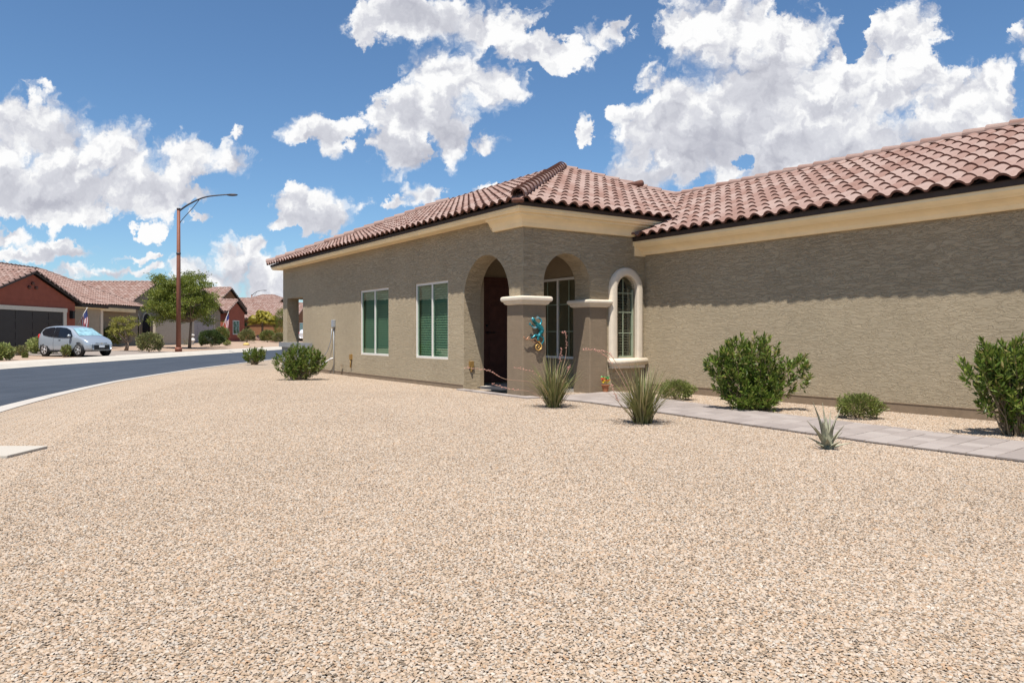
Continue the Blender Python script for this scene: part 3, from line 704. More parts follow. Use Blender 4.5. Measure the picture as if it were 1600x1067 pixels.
# roof
roof_b = MB()
ze = ZM+.135; zr_ = ZR+.135; e0 = -OV; VE = WB+OV
RU = UE+OV; half = WB/2
zmain = lambda d: ze + P*d
apx = (half, -OV + half + OV); apx2 = (half, RU - half - OV)
za = zmain(half+OV)
dk = -.003
roof_b.poly([(e0, e0, ze+dk), (apx[0], apx[1], za+dk), (apx2[0], apx2[1], za+dk), (e0, RU, ze+dk)][::-1])
roof_b.poly([(VE, e0, ze+dk), (VE, RU, ze+dk), (apx2[0], apx2[1], za+dk), (apx[0], apx[1], za+dk)][::-1])
roof_b.poly([(e0, e0, ze+dk), (VE, e0, ze+dk), (apx[0], apx[1], za+dk)])
roof_b.poly([(e0, RU, ze+dk), (apx2[0], apx2[1], za+dk), (VE, RU, ze+dk)])
DW = 2.82; vw = VR-OV; vrdg = VR+DW; zwr = zr_+P*(DW+OV)
roof_b.poly([(vw, XR-.3, zr_+dk), (vw, 0, zr_+dk), (vrdg, 3.0, zwr+dk), (vrdg, XR-.3, zwr+dk)][::-1])
roof_b.poly([(vrdg, XR-.3, zwr+dk), (vrdg, 3.0, zwr+dk), (vrdg+DW+OV, 3.0, zr_+dk), (vrdg+DW+OV, XR-.3, zr_+dk)][::-1])
for A_, B_ in (((vrdg, 2.0, zwr), (vrdg, -11.9, zwr)), ((half, apx[1], za), (half, apx2[1], za))):
    roof_b.box((A_[0]-.05, B_[1], A_[2]-.1), (A_[0]+.05, A_[1], A_[2]+.055))
roof_b.poly([(vw, XR-.02, zr_-.02), (vrdg, XR-.02, zwr-.05), (vrdg+DW+OV, XR-.02, zr_-.02)])
roof = roof_b.build('roof', M['fascia'], house)
r2 = math.sqrt(.5)
faces = []
tf, proto = tile_face((e0-.07, 0, ze-.01), (1, 0), -RU, OV, P, [(1, 0, half), (-1, 1, UE+.0+0) if False else (0, 1, 99), (-r2*0+ -1, -1*0, 99), (1, -1, 0.0+0), (1, 1, RU+e0)])
faces += tf
tf, _ = tile_face((0, e0-.07, ze-.01), (0, 1), e0, VE, P, [(-1, 1, 0.0), (1, 1, VE+e0), (1, -1, VR+.36/P+.0)])
faces += tf
tf, _ = tile_face((vw-.045, 0, zr_-.01), (1, 0), -2.7, -XR+.3, P, [(1, 0, vrdg), (-1, 1, -(vw-.0)), (0, 1, 2.4)])
faces += tf
TILE = tile_mesh(*proto)
def seen(p):
    wp = HM @ p; px = 800+F*wp.x/wp.y if wp.y > .5 else -9999
    return (wp-Vector((0, 0, CZ))).length + (0 if -30 < px < 1630 else 500)
faces.sort(key=lambda t: seen(t[2])); rest = MB()
pt_, pl_ = proto
for k, (kind, Mx, c, data) in enumerate(faces):
    if k < 300:
        if kind == 'full':
            J = Matrix.Rotation(R.uniform(-.012, .012), 4, 'Z'); inst('roof_tile', TILE, roof, Mx @ Matrix.Translation((0, R.uniform(-.006, .006), R.uniform(0, .004))) @ J)
        else:
            b = MB(); [b.poly(f, 0) for f in data[0]]; [b.poly(f, 1) for f in data[1]]; b.build('roof_tile', [M['tile'], M['tile_edge']], roof)
    else:
        if kind == 'full':
            bb = len(rest.v)
            J = Mx @ Matrix.Translation((0, R.uniform(-.006, .006), R.uniform(0, .004)))
            vs = []; fs = []; q = len(pt_)
            for i_, f in enumerate(pt_): vs += [J @ Vector(f[0]), J @ Vector(f[3])]
            vs += [J @ Vector(pt_[-1][1]), J @ Vector(pt_[-1][2])]
            rest.add(vs, [(2*i_, 2*i_+2, 2*i_+3, 2*i_+1) for i_ in range(q)], 0, True)
            for f in pl_: rest.poly([J @ Vector(p) for p in f], 1)
        else:
            [rest.poly(f, 0) for f in data[0]]; [rest.poly(f, 1) for f in data[1]]
ro = rest.build('roof_tiles', [M['tile'], M['tile_edge']], roof); ro['kind'] = 'stuff'
for A, B in (((e0-.02, e0-.02, ze+.02), (apx[0], apx[1], za+.02)), ((apx[0], apx[1], za+.02), (apx2[0], apx2[1], za+.02)), ((e0-.02, RU+.02, ze+.02), (apx2[0], apx2[1], za+.02)),
             ((vrdg, 2.0, zwr+.03), (vrdg, -10, zwr+.03)), ((vrdg-.0, WB-vrdg, zwr+.03), (apx[0], apx[1], za+.02))):
    hip = A[2] < za-.5 and A[0] < 1
    for Mx in along(A, B, lift=.045 if hip else .005): inst('ridge_tile', RIDGE, roof, Mx @ Matrix.Diagonal((1.28, 1, 1.28, 1)) if hip else Mx)
b = MB(); b.tube([(e0-.03, e0-.03, ze-.03), (e0-.03, e0-.03, ze+.02)], .1, 10); b.build('hip_end', M['tile_edge'], roof)
b = MB(); b.tube([(4.75, 2.35, zmain(2.6)-.12), (4.75, 2.35, zmain(2.6)+.18)], .05, 10); b.tube([(4.75, 2.50, zmain(2.6)+.16), (4.75, 2.15, zmain(2.6)+.16)], .075, 10); b.build('roof_vent', M['tile_edge'], roof)
# valley flashing
b = MB(); vv = lambda u, dz: (VR+.36/P+u, u, ze+P*(u+OV)+dz)
b.poly([(vv(-.33, .055)[0]-.03, -.33, vv(-.33, .05)[2]), (vv(-.33, .05)[0]+.03, -.33, vv(-.33, .05)[2]), (vv(1.95, .05)[0]+.03, 1.95, vv(1.95, .05)[2]), (vv(1.95, .05)[0]-.03, 1.95, vv(1.95, .05)[2])]); b.build('valley_flashing', M['fascia'], roof)

# ------------------------------------------------------------------ paver path
path = struct(MB().build('path', M['concrete']))
near_e = [(-.27,-11.9),(-.26,-6.2),(.02,-3.1),(.20,-1.4),(.10,-.35),(-.14,-.10),(-.16,1.98)]
far_e = [(.92,-11.9),(.93,-6.2),(1.20,-3.4),(1.55,-1.5),(1.80,-.9),(1.9,-.1),(2.0,.5)]
def lerp_line(line, t):
    L = [0]
    for a, b_ in zip(line[:-1], line[1:]): L.append(L[-1] + (Vector(b_)-Vector(a)).length)
    s_ = t*L[-1]
    for i in range(len(line)-1):
        if s_ <= L[i+1]+1e-9: return Vector(line[i]).lerp(Vector(line[i+1]), (s_-L[i])/(L[i+1]-L[i]))
    return Vector(line[-1])
main_n = near_e[:5]; main_f = far_e[:6]
loc3 = lambda p, z: (C0.x+VV.x*p[0]+UU.x*p[1], C0.y+VV.y*p[0]+UU.y*p[1], z)
bed = MB(); rows = 50; cols = 5
def paver(q, ztop):
    b = MB(); c = sum(q, Vector((0, 0)))/4; g_ = .004; q2 = [c+(p-c)*(1-2*g_/max(.05, (p-c).length)) for p in q]; q3 = [c+(p-c)*(1-.016/max(.05, (p-c).length)) for p in q]
    lo = [loc3(p, -.02) for p in q2]; mi = [loc3(p, ztop-.005) for p in q2]; hi = [loc3(p, ztop) for p in q3]
    b.poly(hi)
    for k in range(4): k2 = (k+1) % 4; b.poly([lo[k], lo[k2], mi[k2], mi[k]]); b.poly([mi[k], mi[k2], hi[k2], hi[k]])
    return b.build('paver', M['paver'], path)
def grid_pt(i, f): return lerp_line(main_n, i/rows).lerp(lerp_line(main_f, i/rows), f)
for i in range(rows):
    fr_ = [0] + sorted(((k+1)+(.0 if i % 2 else .5))/(cols+.5) for k in range(cols) if ((k+1)+(.0 if i % 2 else .5)) < cols+.4) + [1]
    fr_ = sorted(set(min(1, x) for x in fr_))
    for a, c in zip(fr_[:-1], fr_[1:]):
        if c-a < .04: continue
        paver([grid_pt(i, a), grid_pt(i, c), grid_pt(i+1, c), grid_pt(i+1, a)][::-1], .032+R.uniform(-.0015, .0015))
for k in range(8):
    u0 = -.35+k*.29
    paver([Vector((-.16, u0)), Vector((.12 if u0 < -.05 else -.04, u0)) if False else Vector((.10 if k == 0 else -.0, u0)), Vector((.10 if k == 0 else -.0, u0+.29)), Vector((-.16, u0+.29))], .030+R.uniform(-.001, .001))
bd = MB(); L0 = main_n + main_f[::-1]
for i in range(rows):
    a, c, e, f = grid_pt(i, 0), grid_pt(i, 1), grid_pt(i+1, 1), grid_pt(i+1, 0); bd.poly([loc3(p, .018) for p in (a, c, e, f)][::-1])
bd.build('jointing_sand', M['gravel_sheet'], path)
b = MB(); b.box((-.02, 0, 0), (.02, .6, .012)); 
b = MB(); b.box((.05, .75, .03), (.60, 1.55, .045))
o = b.build('doormat', M['mat_fibre']); o.matrix_world = HM @ Matrix.Translation((0, 0, .035)); tag(o, 'dark grey doormat lying in the arch before the brown front door', 'doormat')

# ------------------------------------------------------------------ plants
def leaf(b, p, d, L, w, fold=.0, up=None):
    d = d.normalized(); s = d.cross(up or Vector((R.uniform(-1, 1), R.uniform(-1, 1), R.uniform(-1, 1)))).normalized()*w*.5
    m = p + d*L*.45
    base = len(b.v); b.v += [tuple(p), tuple(m+s), tuple(p+d*L), tuple(m-s)]; b.f.append((base, base+1, base+2, base+3)); b.mi.append(0); b.sm.append(False)
def rdir(zmin=-1, zmax=1):
    z = R.uniform(zmin, zmax); a = R.uniform(0, 6.283); q = math.sqrt(max(0, 1-z*z)); return Vector((q*math.cos(a), q*math.sin(a), z))
def shoots(root, lm, r, h, n, per, L, w, lobes, stem_r=.007):
    """lobes: (x, y, z, rx, rz) ellipsoids filled with leafy shoot ends that grow out of the base"""
    fol = MB(); st = MB(); wt = [a[3]**2*a[4] for a in lobes]
    for k in range(n):
        lx, ly, lz, rx, rz = R.choices(lobes, wt)[0]
        d = rdir(-.8, 1); q = R.uniform(.35, 1.0)**.6*R.uniform(.85, 1.12)
        tip = Vector((lx+d.x*rx*q, ly+d.y*rx*q, max(.05, lz+d.z*rz*q)))
        b0 = Vector((R.uniform(-.10, .10)+tip.x*.12, R.uniform(-.07, .07), 0)); mid = b0.lerp(tip, .5) + Vector((-tip.x*.06, -tip.y*.1, .06*tip.z))
        pts = [b0, b0.lerp(mid, .5)+rdir()*.02, mid+rdir()*.02, mid.lerp(tip, .5)+rdir()*.02, tip]
        if k % 2 == 0: st.tube(pts, [stem_r, stem_r*.85, stem_r*.65, stem_r*.5, stem_r*.3], 4, cap=False)
        ax = (tip-pts[2]).normalized()*.7 + Vector((0, 0, .45)) + rdir()*.25; ax.normalize(); ln = L*R.uniform(1.0, 1.9)
        for j in range(per):
            t = (j/per)**.75; p = tip - ax*ln*(1-t)
            dd = (ax*(.35+1.3*t**2) + rdir()*(1.15-.45*t)).normalized(); leaf(fol, p, dd, L*R.uniform(.6, 1.1), w*R.uniform(.75, 1.2))
    st.build('stem', M['stem'], root); fol.build('foliage', lm, root)
def oleander(loc, lobes, label, n=90, per=34, L=.095, w=.017, rz=0, grp='oleander bushes in the gravel yard'):
    root = empty('oleander_bush', loc, rz); tag(root, label, 'bush', grp); shoots(root, M['leaf_ole'], 1, 1, n, per, L, w, lobes); return root
p = gpt(1180, 642)
oleander(p, [(-.48, 0, .62, .24, .26), (-.24, .05, .70, .28, .33), (.03, 0, .70, .27, .33), (.22, 0, .66, .16, .32), (.60, 0, .58, .19, .24), (.44, .03, .42, .17, .20), (-.25, 0, .36, .30, .28), (.12, 0, .33, .33, .28), (-.05, -.1, .2, .36, .18)],
         'large spreading oleander bush with a low right lobe, against the long blank wall', 470, 26, .09, .020)
p = gpt(1590, 681)
oleander(p, [(-.36, 0, .70, .22, .25), (-.1, .05, .78, .28, .28), (.18, 0, .72, .33, .33), (.45, 0, .6, .26, .3), (-.22, 0, .45, .22, .25), (.05, 0, .35, .26, .25)], 'tall oleander bush with bare lower stems at the right end of the long wall', 400, 26, .09, .020)
p = gpt(468, 594)
oleander(p, [(-.38, 0, .42, .26, .26), (-.1, .05, .52, .32, .32), (.22, 0, .50, .30, .32), (.45, 0, .42, .18, .24), (0, 0, .28, .42, .24)],
         'dense oleander bush by the white drain pipe at the left end of the house', 300, 24, .085, .019)
p = gpt(398, 570)
oleander(p, [(-.2, 0, .34, .22, .26), (.15, 0, .38, .25, .28), (0, 0, .25, .3, .2)], 'small oleander bush beside the kerb near the house corner', 150, 20, .08, .022)
def ball_shrub(name, loc, rx, ry, h, n, L, w, lm, label, cat='shrub', grp=None, zc=.5, hollow=.55, stems=True, squash=0):
    root = empty(name, loc); tag(root, label, cat, grp); fol = MB()
    ph = [R.uniform(0, 6.28) for _ in range(6)]
    for k in range(n):
        d = rdir(-.75, 1); a = math.atan2(d.y, d.x)
        lump = 1 + .12*math.sin(3*a+ph[0])*math.cos(4*d.z+ph[1]) + .08*math.sin(7*a+ph[2]+5*d.z) + R.uniform(-.10, .06)
        q = (hollow + (1-hollow)*R.random()**.5)*lump
        p = Vector((d.x*rx*q, d.y*ry*q, h*zc + d.z*h*(1-zc)*q if d.z > 0 else h*zc + d.z*h*zc*q*.95))
        leaf(fol, p, (d+Vector((0, 0, .5))+rdir()*.7), L*R.uniform(.6, 1.2), w*R.uniform(.8, 1.2))
    if stems:
        st = MB()
        for k in range(8):
            d = rdir(.2, .9); st.tube([(R.uniform(-.04, .04), R.uniform(-.04, .04), -.02), (d.x*rx*.4, d.y*ry*.4, h*.35), (d.x*rx*.7, d.y*ry*.7, h*.65)], [.012, .009, .005], 4, cap=False)
        st.build('stem', M['stem'], root)
    fol.build('foliage', lm, root); return root
ball_shrub('low_shrub', gpt(1057, 625), .27, .25, .30, 5200, .042, .011, M['leaf_small'], 'small low green shrub at the wall left of the big oleander', grp='low shrubs between path and wall')
ball_shrub('low_shrub', gpt(1343, 654), .26, .25, .29, 5200, .042, .011, M['leaf_small'], 'small low green shrub at the wall behind the agave', grp='low shrubs between path and wall')

def yucca(loc, n, H, stalks, label):
    root = empty('red_yucca', loc); tag(root, label, 'grass plant', 'red yuccas in front of the porch'); fol = MB()
    for k in range(n):
        a = R.uniform(0, 6.283); tilt = R.random()**.95*1.15 + .02; L = H*R.uniform(.55, 1.12); w = R.uniform(.005, .009); out = Vector((math.cos(a), math.sin(a), 0)); side = Vector((-math.sin(a), math.cos(a), 0))
        base = out*R.uniform(.0, .09) + Vector((R.uniform(-.03, .03), R.uniform(-.03, .03), 0)); pts = []
        th = tilt*.55; p = base.copy(); seg = 6; bend = R.uniform(.02, .11)*(.6+tilt) ; tw = R.uniform(-.05, .05)
        for i in range(seg+1):
            pts.append((p.copy(), w*(1-(i/seg)**1.6)+.0006)); p = p + (out*math.sin(th) + Vector((0, 0, math.cos(th))) + side*tw*i*.3)*L/seg; th += bend
        b0 = len(fol.v)
        for q, ww in pts: fol.v += [tuple(q-side*ww), tuple(q+side*ww)]
        for i in range(seg): fol.f.append((b0+2*i, b0+2*i+1, b0+2*i+3, b0+2*i+2)); fol.mi.append(0); fol.sm.append(True)
    dry = MB()
    for k in range(90):
        a = R.uniform(0, 6.283); q = Vector((math.cos(a), math.sin(a), 0))*R.uniform(.05, .34); q.z = R.uniform(.014, .026); leaf(dry, q, Vector((R.uniform(-1, 1), R.uniform(-1, 1), R.uniform(-.05, .12))), R.uniform(.04, .16), .007, up=Vector((0, 0, 1)))
    dry.build('fallen_blades', M['dry'], root); fol.build('foliage', M['blade'], root)
    for st in stalks:
        s = MB(); s.tube(smooth3(st), .0035, 5); so_ = s.build('flower_stalk', M['stalk'], root); fl = MB(); sp = smooth3(st); m = len(sp)
        for i in range(int(m*.58), m):
            for _ in range(2):
                q = sp[i] + rdir()*.012; d = rdir(-.2, .8); fl.tube([q, q+d*.009, q+d*.020], [.002, .0048, .002], 5)
        fl.build('blossom', M['coral'], so_)
    return root
def smooth3(p, n=7):
    out = []; p = [Vector(x) for x in p]
    for i in range(len(p)-1):
        p0, p1, p2, p3 = p[max(i-1, 0)], p[i], p[i+1], p[min(i+2, len(p)-1)]
        for k in range(n): t = k/n; out.append(.5*((2*p1)+(p2-p0)*t+(2*p0-5*p1+4*p2-p3)*t*t+(3*p1-p0-3*p2+p3)*t**3))
    return out+[p[-1]]
sc1 = 10.7/F
def rel(px, py, bx, by, s, dy=0): return ((px-bx)*s, dy, (by-py)*s)
y1 = gpt(866, 637); y2 = gpt(1004, 662)
r1 = lambda px, py, dy=0: rel(px, py, 866, 637, y1.y/F, dy); r2_ = lambda px, py, dy=0: rel(px, py, 1004, 662, y2.y/F, dy)
yucca(y1, 300, .72, [[(0, 0, 0), r1(838, 600), r1(790, 592, -.05), r1(762, 578, -.1), r1(728, 574, -.12)], [(0, 0, 0), r1(830, 612, -.1), r1(800, 607, -.2), r1(770, 598, -.25)],
     [(0, 0, 0), r1(872, 600), r1(884, 556), r1(884, 522), r1(880, 520)], [(0, 0, 0), r1(868, 590), r1(876, 560), r1(877, 545)], [(0, 0, 0), r1(850, 605), r1(836, 583), r1(806, 574, -.05)], [(0, 0, 0), r1(880, 598), r1(888, 578), r1(890, 572)]],
     'spiky red yucca clump with coral flower stalks in front of the porch arch')
yucca(y2, 330, .68, [[(0, 0, 0), r2_(985, 610), r2_(962, 566), r2_(945, 549), r2_(912, 547)], [(0, 0, 0), r2_(975, 600), r2_(950, 560), r2_(930, 547)], [(0, 0, 0), r2_(975, 640, -.05), r2_(962, 620, -.05), r2_(955, 600)]],
     'spiky red yucca clump below the arched window, nearer the camera')
# agave with single thick leaves
ag = empty('agave', gpt(1293, 702)); ag.scale = (1.15, 1.15, 1.12); tag(ag, 'grey green agave with stiff pointed leaves beside the paver path', 'agave')
for (dx, dz, wdt, dy) in [(-.165, .235, .026, 0), (-.105, .385, .030, .03), (-.13, .20, .03, -.05), (-.02, .375, .038, .05), (.015, .21, .05, -.06), (-.055, .24, .055, -.04), (.075, .27, .045, .0), (.125, .335, .034, .04),
                       (.11, .20, .036, -.05), (.175, .065, .034, -.06), (-.105, .055, .032, -.05), (.05, .30, .04, .06), (-.06, .30, .034, .06), (-.04, .1, .05, -.09), (.06, .08, .045, -.1), (-.15, .1, .03, .06), (.15, .13, .03, .07), (.0, .26, .045, .02)]:
    b = MB(); seg = 7; rings = []; T = Vector((dx, dy, dz)); side = Vector((-T.y, T.x, 0)).normalized() if T.xy.length > 1e-3 else Vector((1, 0, 0)); side = (side*.55 + Vector((1, 0, 0))*.45).normalized()
    nrm = side.cross(T.normalized()).normalized()
    for i in range(seg+1):
        t = i/seg; c = T*t + Vector((dx*.12, dy*.12, 0))*math.sin(t*3.14)*-1; w_ = wdt*.55*(1 - t**2.2)*(1+.35*math.sin(min(1, t*1.6)*3.14)) + .0012
        rings.append([c-side*w_+nrm*w_*.35, c-nrm*w_*.12, c+side*w_+nrm*w_*.35, c-nrm*(w_*.12+.010*(1-t)+.002)])
    for i in range(seg):
        for k in range(4): k2 = (k+1) % 4; b.poly([rings[i][k], rings[i+1][k], rings[i+1][k2], rings[i][k2]], 0, True)
    b.build('leaf', M['agave'], ag, weld=True)

# flower pot by the second column
fp = gpt(946, 615); pot = empty('flower_pot', (fp.x, fp.y, .032)); pot.scale = (1.3, 1.3, 1.3); tag(pot, 'small terracotta pot of red and yellow flowers at the foot of the second porch column', 'flower pot')
b = MB(); prof = [(.035, 0), (.045, .06), (.052, .085), (.058, .085), (.058, .10), (.048, .10), (.044, .07), (0, .07)]
for k in range(14):
    a0, a1 = 6.2832*k/14, 6.2832*(k+1)/14
    for (ra, za_), (rb_, zb_) in zip(prof[:-1], prof[1:]): b.poly([(ra*math.cos(a0), ra*math.sin(a0), za_), (ra*math.cos(a1), ra*math.sin(a1), za_), (rb_*math.cos(a1), rb_*math.sin(a1), zb_), (rb_*math.cos(a0), rb_*math.sin(a0), zb_)], 0, True)
b.build('pot', M['terracotta'], pot, weld=True)
for mm, zc, nn in (('yellow_flower', .135, 14), ('red_flower', .17, 14), ('green_flower', .19, 12)):
    b = MB()
    for k in range(nn):
        c = Vector((R.uniform(-.045, .045), R.uniform(-.045, .045), zc+R.uniform(-.02, .02)))
        for q in range(5): d = rdir(0, .6); leaf(b, c, d, .028, .016)
    b.build('blossom' if mm != 'green_flower' else 'foliage', M[mm], pot)

# gecko ornament on the first column
def gecko():
    g = empty('wall_gecko'); g.matrix_world = HM @ Matrix.Translation((0, -.036, 0)); tag(g, 'turquoise metal gecko ornament with curled golden tail hung on the first porch column', 'wall ornament')
    s = lambda X, Y, d=.05: Vector((((X/11.85+800)-818.5)*.0133, -d, 1.05-(480+Y/11.85-HZ)*.0107))
    b = MB(); body = smooth3([s(318, 195), s(345, 235), s(375, 285), s(425, 330), s(480, 385), s(495, 445), s(460, 510), s(430, 570), s(432, 620)], 4)
    n = len(body); rad = []
    for i in range(n):
        t = i/(n-1); rad.append(.004+.019*math.sin(min(1, t/.14)*1.57) if t < .14 else (.020 if t < .3 else .020+.010*math.sin((t-.3)/.45*3.14) if t < .75 else .020-.008*(t-.75)/.25))
    b.tube(body, [r_*1.5 for r_ in rad], 10)
    for leg in ([s(440, 345), s(480, 300), s(492, 250), s(455, 205), s(430, 195)], [s(405, 370), s(360, 385), s(320, 350), s(290, 320)], [s(440, 540), s(385, 515), s(345, 550), s(315, 562)], [s(470, 530), s(525, 560), s(530, 620), s(505, 670)]):
        lg = smooth3(leg, 3); b.tube(lg, [.020-.010*i/(len(lg)-1) for i in range(len(lg))], 8)
        e = lg[-1]; d = (lg[-1]-lg[-2]).normalized(); sd = Vector((-d.z, 0, d.x))
        for q in (-1.1, -.5, 0, .5, 1.1): t_ = e + (d*math.cos(q)+sd*math.sin(q))*.026; b.tube([e, t_], [.0055, .003], 6); b.ball(t_, .0058, 6, 4)
    bo = b.build('body', M['gecko'], g)
    b = MB(); tl = smooth3([s(432, 615), s(455, 650), s(490, 700), s(488, 755), s(440, 795), s(395, 765), s(392, 715), s(425, 690), s(455, 715), s(440, 748), s(422, 738)], 5)
    b.tube(tl, [.013-.008*i/(len(tl)-1) for i in range(len(tl))], 8); b.build('tail', M['gold'], g)
    b = MB(); b.tube(smooth3([s(170, 545), s(215, 600), s(270, 590), s(330, 600), s(380, 580), s(420, 650)], 3), .008, 7)
    b.tube(smooth3([s(215, 600), s(260, 550), s(300, 560)], 3), .007, 6); b.tube(smooth3([s(300, 600), s(350, 640), s(400, 665)], 3), .006, 6); b.build('branch', M['bronze'], g)
    b = MB(); b.ball(s(365, 240, .068), .006, 8, 6); b.ball(s(335, 262, .068), .006, 8, 6); b.build('eye', M['black'], g)
def gecko_fn(t, i):
    n = t.noise(t.obj, 16, 4, .6).outputs['Fac']; t.set(i['Base Color'], t.ramp(n, [(.32, (.01, .07, .05)), (.44, (.015, .16, .17)), (.55, (.04, .28, .36)), (.70, (.50, .55, .52))])); i['Roughness'].default_value = .3; i['Metallic'].default_value = .35
M['gecko'] = mat('gecko_paint', gecko_fn); M['gold'] = plain('gold_paint', (.70, .42, .12), .3, .5); M['bronze'] = plain('bronze_branch', (.42, .22, .13), .4, .4)
gecko()

# ------------------------------------------------------------------ houses across the street (axes parallel to the world)
FT = {}
M['red_stucco'] = plain('red_stucco', (.31, .088, .052), .9, var=.10, sc_=3, bmp=.004); M['tan_stucco'] = plain('tan_stucco', (.36, .30, .22), .9, var=.08, sc_=3, bmp=.004)
M['orange_stucco'] = plain('orange_stucco', (.22, .105, .05), .9, var=.08, sc_=3); M['taupe_stucco'] = plain('taupe_stucco', (.25, .205, .15), .9, var=.08, sc_=3, bmp=.004)
M['garage_brown'] = plain('garage_brown', (.040, .028, .024), .5, var=.08); M['garage_grey'] = plain('garage_grey', (.30, .26, .25), .6, var=.05); M['shutter'] = plain('shutter', (.055, .022, .017), .6)
M['block'] = plain('block_wall', (.42, .36, .28), .9, var=.1, bmp=.004)
def far_tiles(mb, faces_list):
    tf, (top, lip) = faces_list
    for kind, Mx, c, data in tf:
        if kind == 'full':
            vs = []; q = len(top)
            for f in top: vs += [Mx @ Vector(f[0]), Mx @ Vector(f[3])]
            vs += [Mx @ Vector(top[-1][1]), Mx @ Vector(top[-1][2])]
            mb.add(vs, [(2*i_, 2*i_+2, 2*i_+3, 2*i_+1) for i_ in range(q)], 0, True)
            for f in lip[::2]: mb.poly([Mx @ Vector(p) for p in f], 1)
        else: [mb.poly(f, 0) for f in data[0]]; [mb.poly(f, 1) for f in data[1]]
def block(root, x0, x1, y0, y1, zb, ze, p, axis, wall_m, ends=('gable', 'gable'), tiles=(1, 1, 1, 1), ov=.35, deck_end=True):
    """walls, deck, tiles of one rectangular block. axis: ridge direction. tiles: faces that can be seen (lo side, hi side, lo end, hi end)"""
    wl = MB(); rf = MB(); tl = MB(); caps = MB()
    if axis == 'x': half = (y1-y0)/2
    else: half = (x1-x0)/2
    # work in a frame a (along ridge), c (across)
    A0, A1, C_0, C_1 = (x0, x1, y0, y1) if axis == 'x' else (y0, y1, x0, x1)
    W = (lambda a, c, z: (a, c, z)) if axis == 'x' else (lambda a, c, z: (c, a, z))
    cm = (C_0+C_1)/2; zr = ze + p*(half+ov)
    wl.box((x0, y0, zb), (x1, y1, ze-.04))
    a0 = A0-ov if ends[0] == 'hip' else A0-.2; a1 = A1+ov if ends[1] == 'hip' else A1+.2
    r0 = A0-ov+half+ov if ends[0] == 'hip' else a0; r1 = A1+ov-half-ov if ends[1] == 'hip' else a1
    for k, (e, aa) in enumerate(((ends[0], A0), (ends[1], A1))):
        if e == 'gable':
            for s_ in (0, .02): pass
            wl.poly([W(aa, C_0, ze-.05), W(aa, C_1, ze-.05), W(aa, cm, ze-.05+p*half)])
    lo, hi = C_0-ov, C_1+ov
    rf.poly([W(a0, lo, ze), W(r0, cm, zr), W(r1, cm, zr), W(a1, lo, ze)]); rf.poly([W(a0, hi, ze), W(r0, cm, zr), W(r1, cm, zr), W(a1, hi, ze)])
    rf.poly([W(a0, lo, ze-.18), W(a0, lo, ze), W(a1, lo, ze), W(a1, lo, ze-.18)]); rf.poly([W(a0, hi, ze-.18), W(a0, hi, ze), W(a1, hi, ze), W(a1, hi, ze-.18)])
    for e, aa, rr in ((ends[0], a0, r0), (ends[1], a1, r1)):
        if e == 'hip': rf.poly([W(aa, lo, ze), W(aa, hi, ze), W(rr, cm, zr)]); rf.poly([W(aa, lo, ze-.18), W(aa, hi, ze-.18), W(aa, hi, ze), W(aa, lo, ze)])
        else: rf.poly([W(aa, lo, ze-.14), W(aa, lo, ze), W(aa, cm, zr), W(aa, cm, zr-.16)]); rf.poly([W(aa, hi, ze-.14), W(aa, hi, ze), W(aa, cm, zr), W(aa, cm, zr-.16)])
    def pl_(na, nc, c): return (na, nc, c) if axis == 'x' else (nc, na, c)
    for side in (0, 1):
        if not tiles[side]: continue
        g = (0, 1) if side == 0 else (0, -1); org = (0, lo if side == 0 else hi)
        pls = [pl_(0, 1, cm)] if side == 0 else [pl_(0, -1, -cm)]
        if ends[0] == 'hip': pls.append(pl_(-1, 1, lo-a0) if side == 0 else pl_(-1, -1, -(a0+hi)))
        else: pls.append(pl_(-1, 0, -a0))
        if ends[1] == 'hip': pls.append(pl_(1, 1, a1+lo) if side == 0 else pl_(1, -1, a1-hi))
        else: pls.append(pl_(1, 0, a1))
        gw = g if axis == 'x' else (g[1], g[0]); ow = W(org[0], org[1], ze+.02)
        e = Vector((gw[1], -gw[0])); ea = e.x if axis == 'x' else e.y
        s0, s1 = (a0, a1) if ea > 0 else (-a1, -a0)
        far_tiles(tl, tile_face(ow, gw, s0, s1, p, pls, .36, .3, True))
    for k in (0, 1):
        if ends[k] != 'hip' or not tiles[2+k]: continue
        g = (1, 0) if k == 0 else (-1, 0); gw = g if axis == 'x' else (g[1], g[0]); aa = a0 if k == 0 else a1
        pls = [pl_(1, -1, a0-lo), pl_(1, 1, a0+hi)] if k == 0 else [pl_(-1, -1, -(a1+lo)), pl_(-1, 1, -(a1-hi))]
        ow = W(aa, 0, ze+.02); e = Vector((gw[1], -gw[0])); ec = e.y if axis == 'x' else e.x
        s0, s1 = (lo, hi) if ec > 0 else (-hi, -lo)
        far_tiles(tl, tile_face(ow, gw, s0, s1, p, pls, .36, .3, True))
    lines = [(W(r0, cm, zr+.03), W(r1, cm, zr+.03))]
    for k, (e, aa, rr) in enumerate(((ends[0], a0, r0), (ends[1], a1, r1))):
        if e == 'hip':
            for c in (lo, hi): lines.append((W(aa, c, ze+.03), W(rr, cm, zr+.03)))
        else:
            for c in (lo, hi): lines.append((W(aa, c, ze-.05), W(aa, cm, zr-.05)))
    q = RIDGE
    for A, B in lines:
        for Mx in along(A, B, .42, .02): caps.add([v.co for v in q.vertices], [tuple(pp.vertices) for pp in q.polygons if pp.material_index == 0], 0, True, Mx)
    wl.build('wall', wall_m, root); r = rf.build('roof', M['fascia'], root); t = tl.build('roof_tiles', [M['tile'], M['tile_edge']], r); t['kind'] = 'stuff'
    c = caps.build('ridge_tiles', [M['tile'], M['tile_edge']], r); c['kind'] = 'stuff'
    return r
def fbox(root, name, m, a, b_, bev=0): q = MB(); q.box(a, b_); return q.build(name, m, root, bevel=bev)
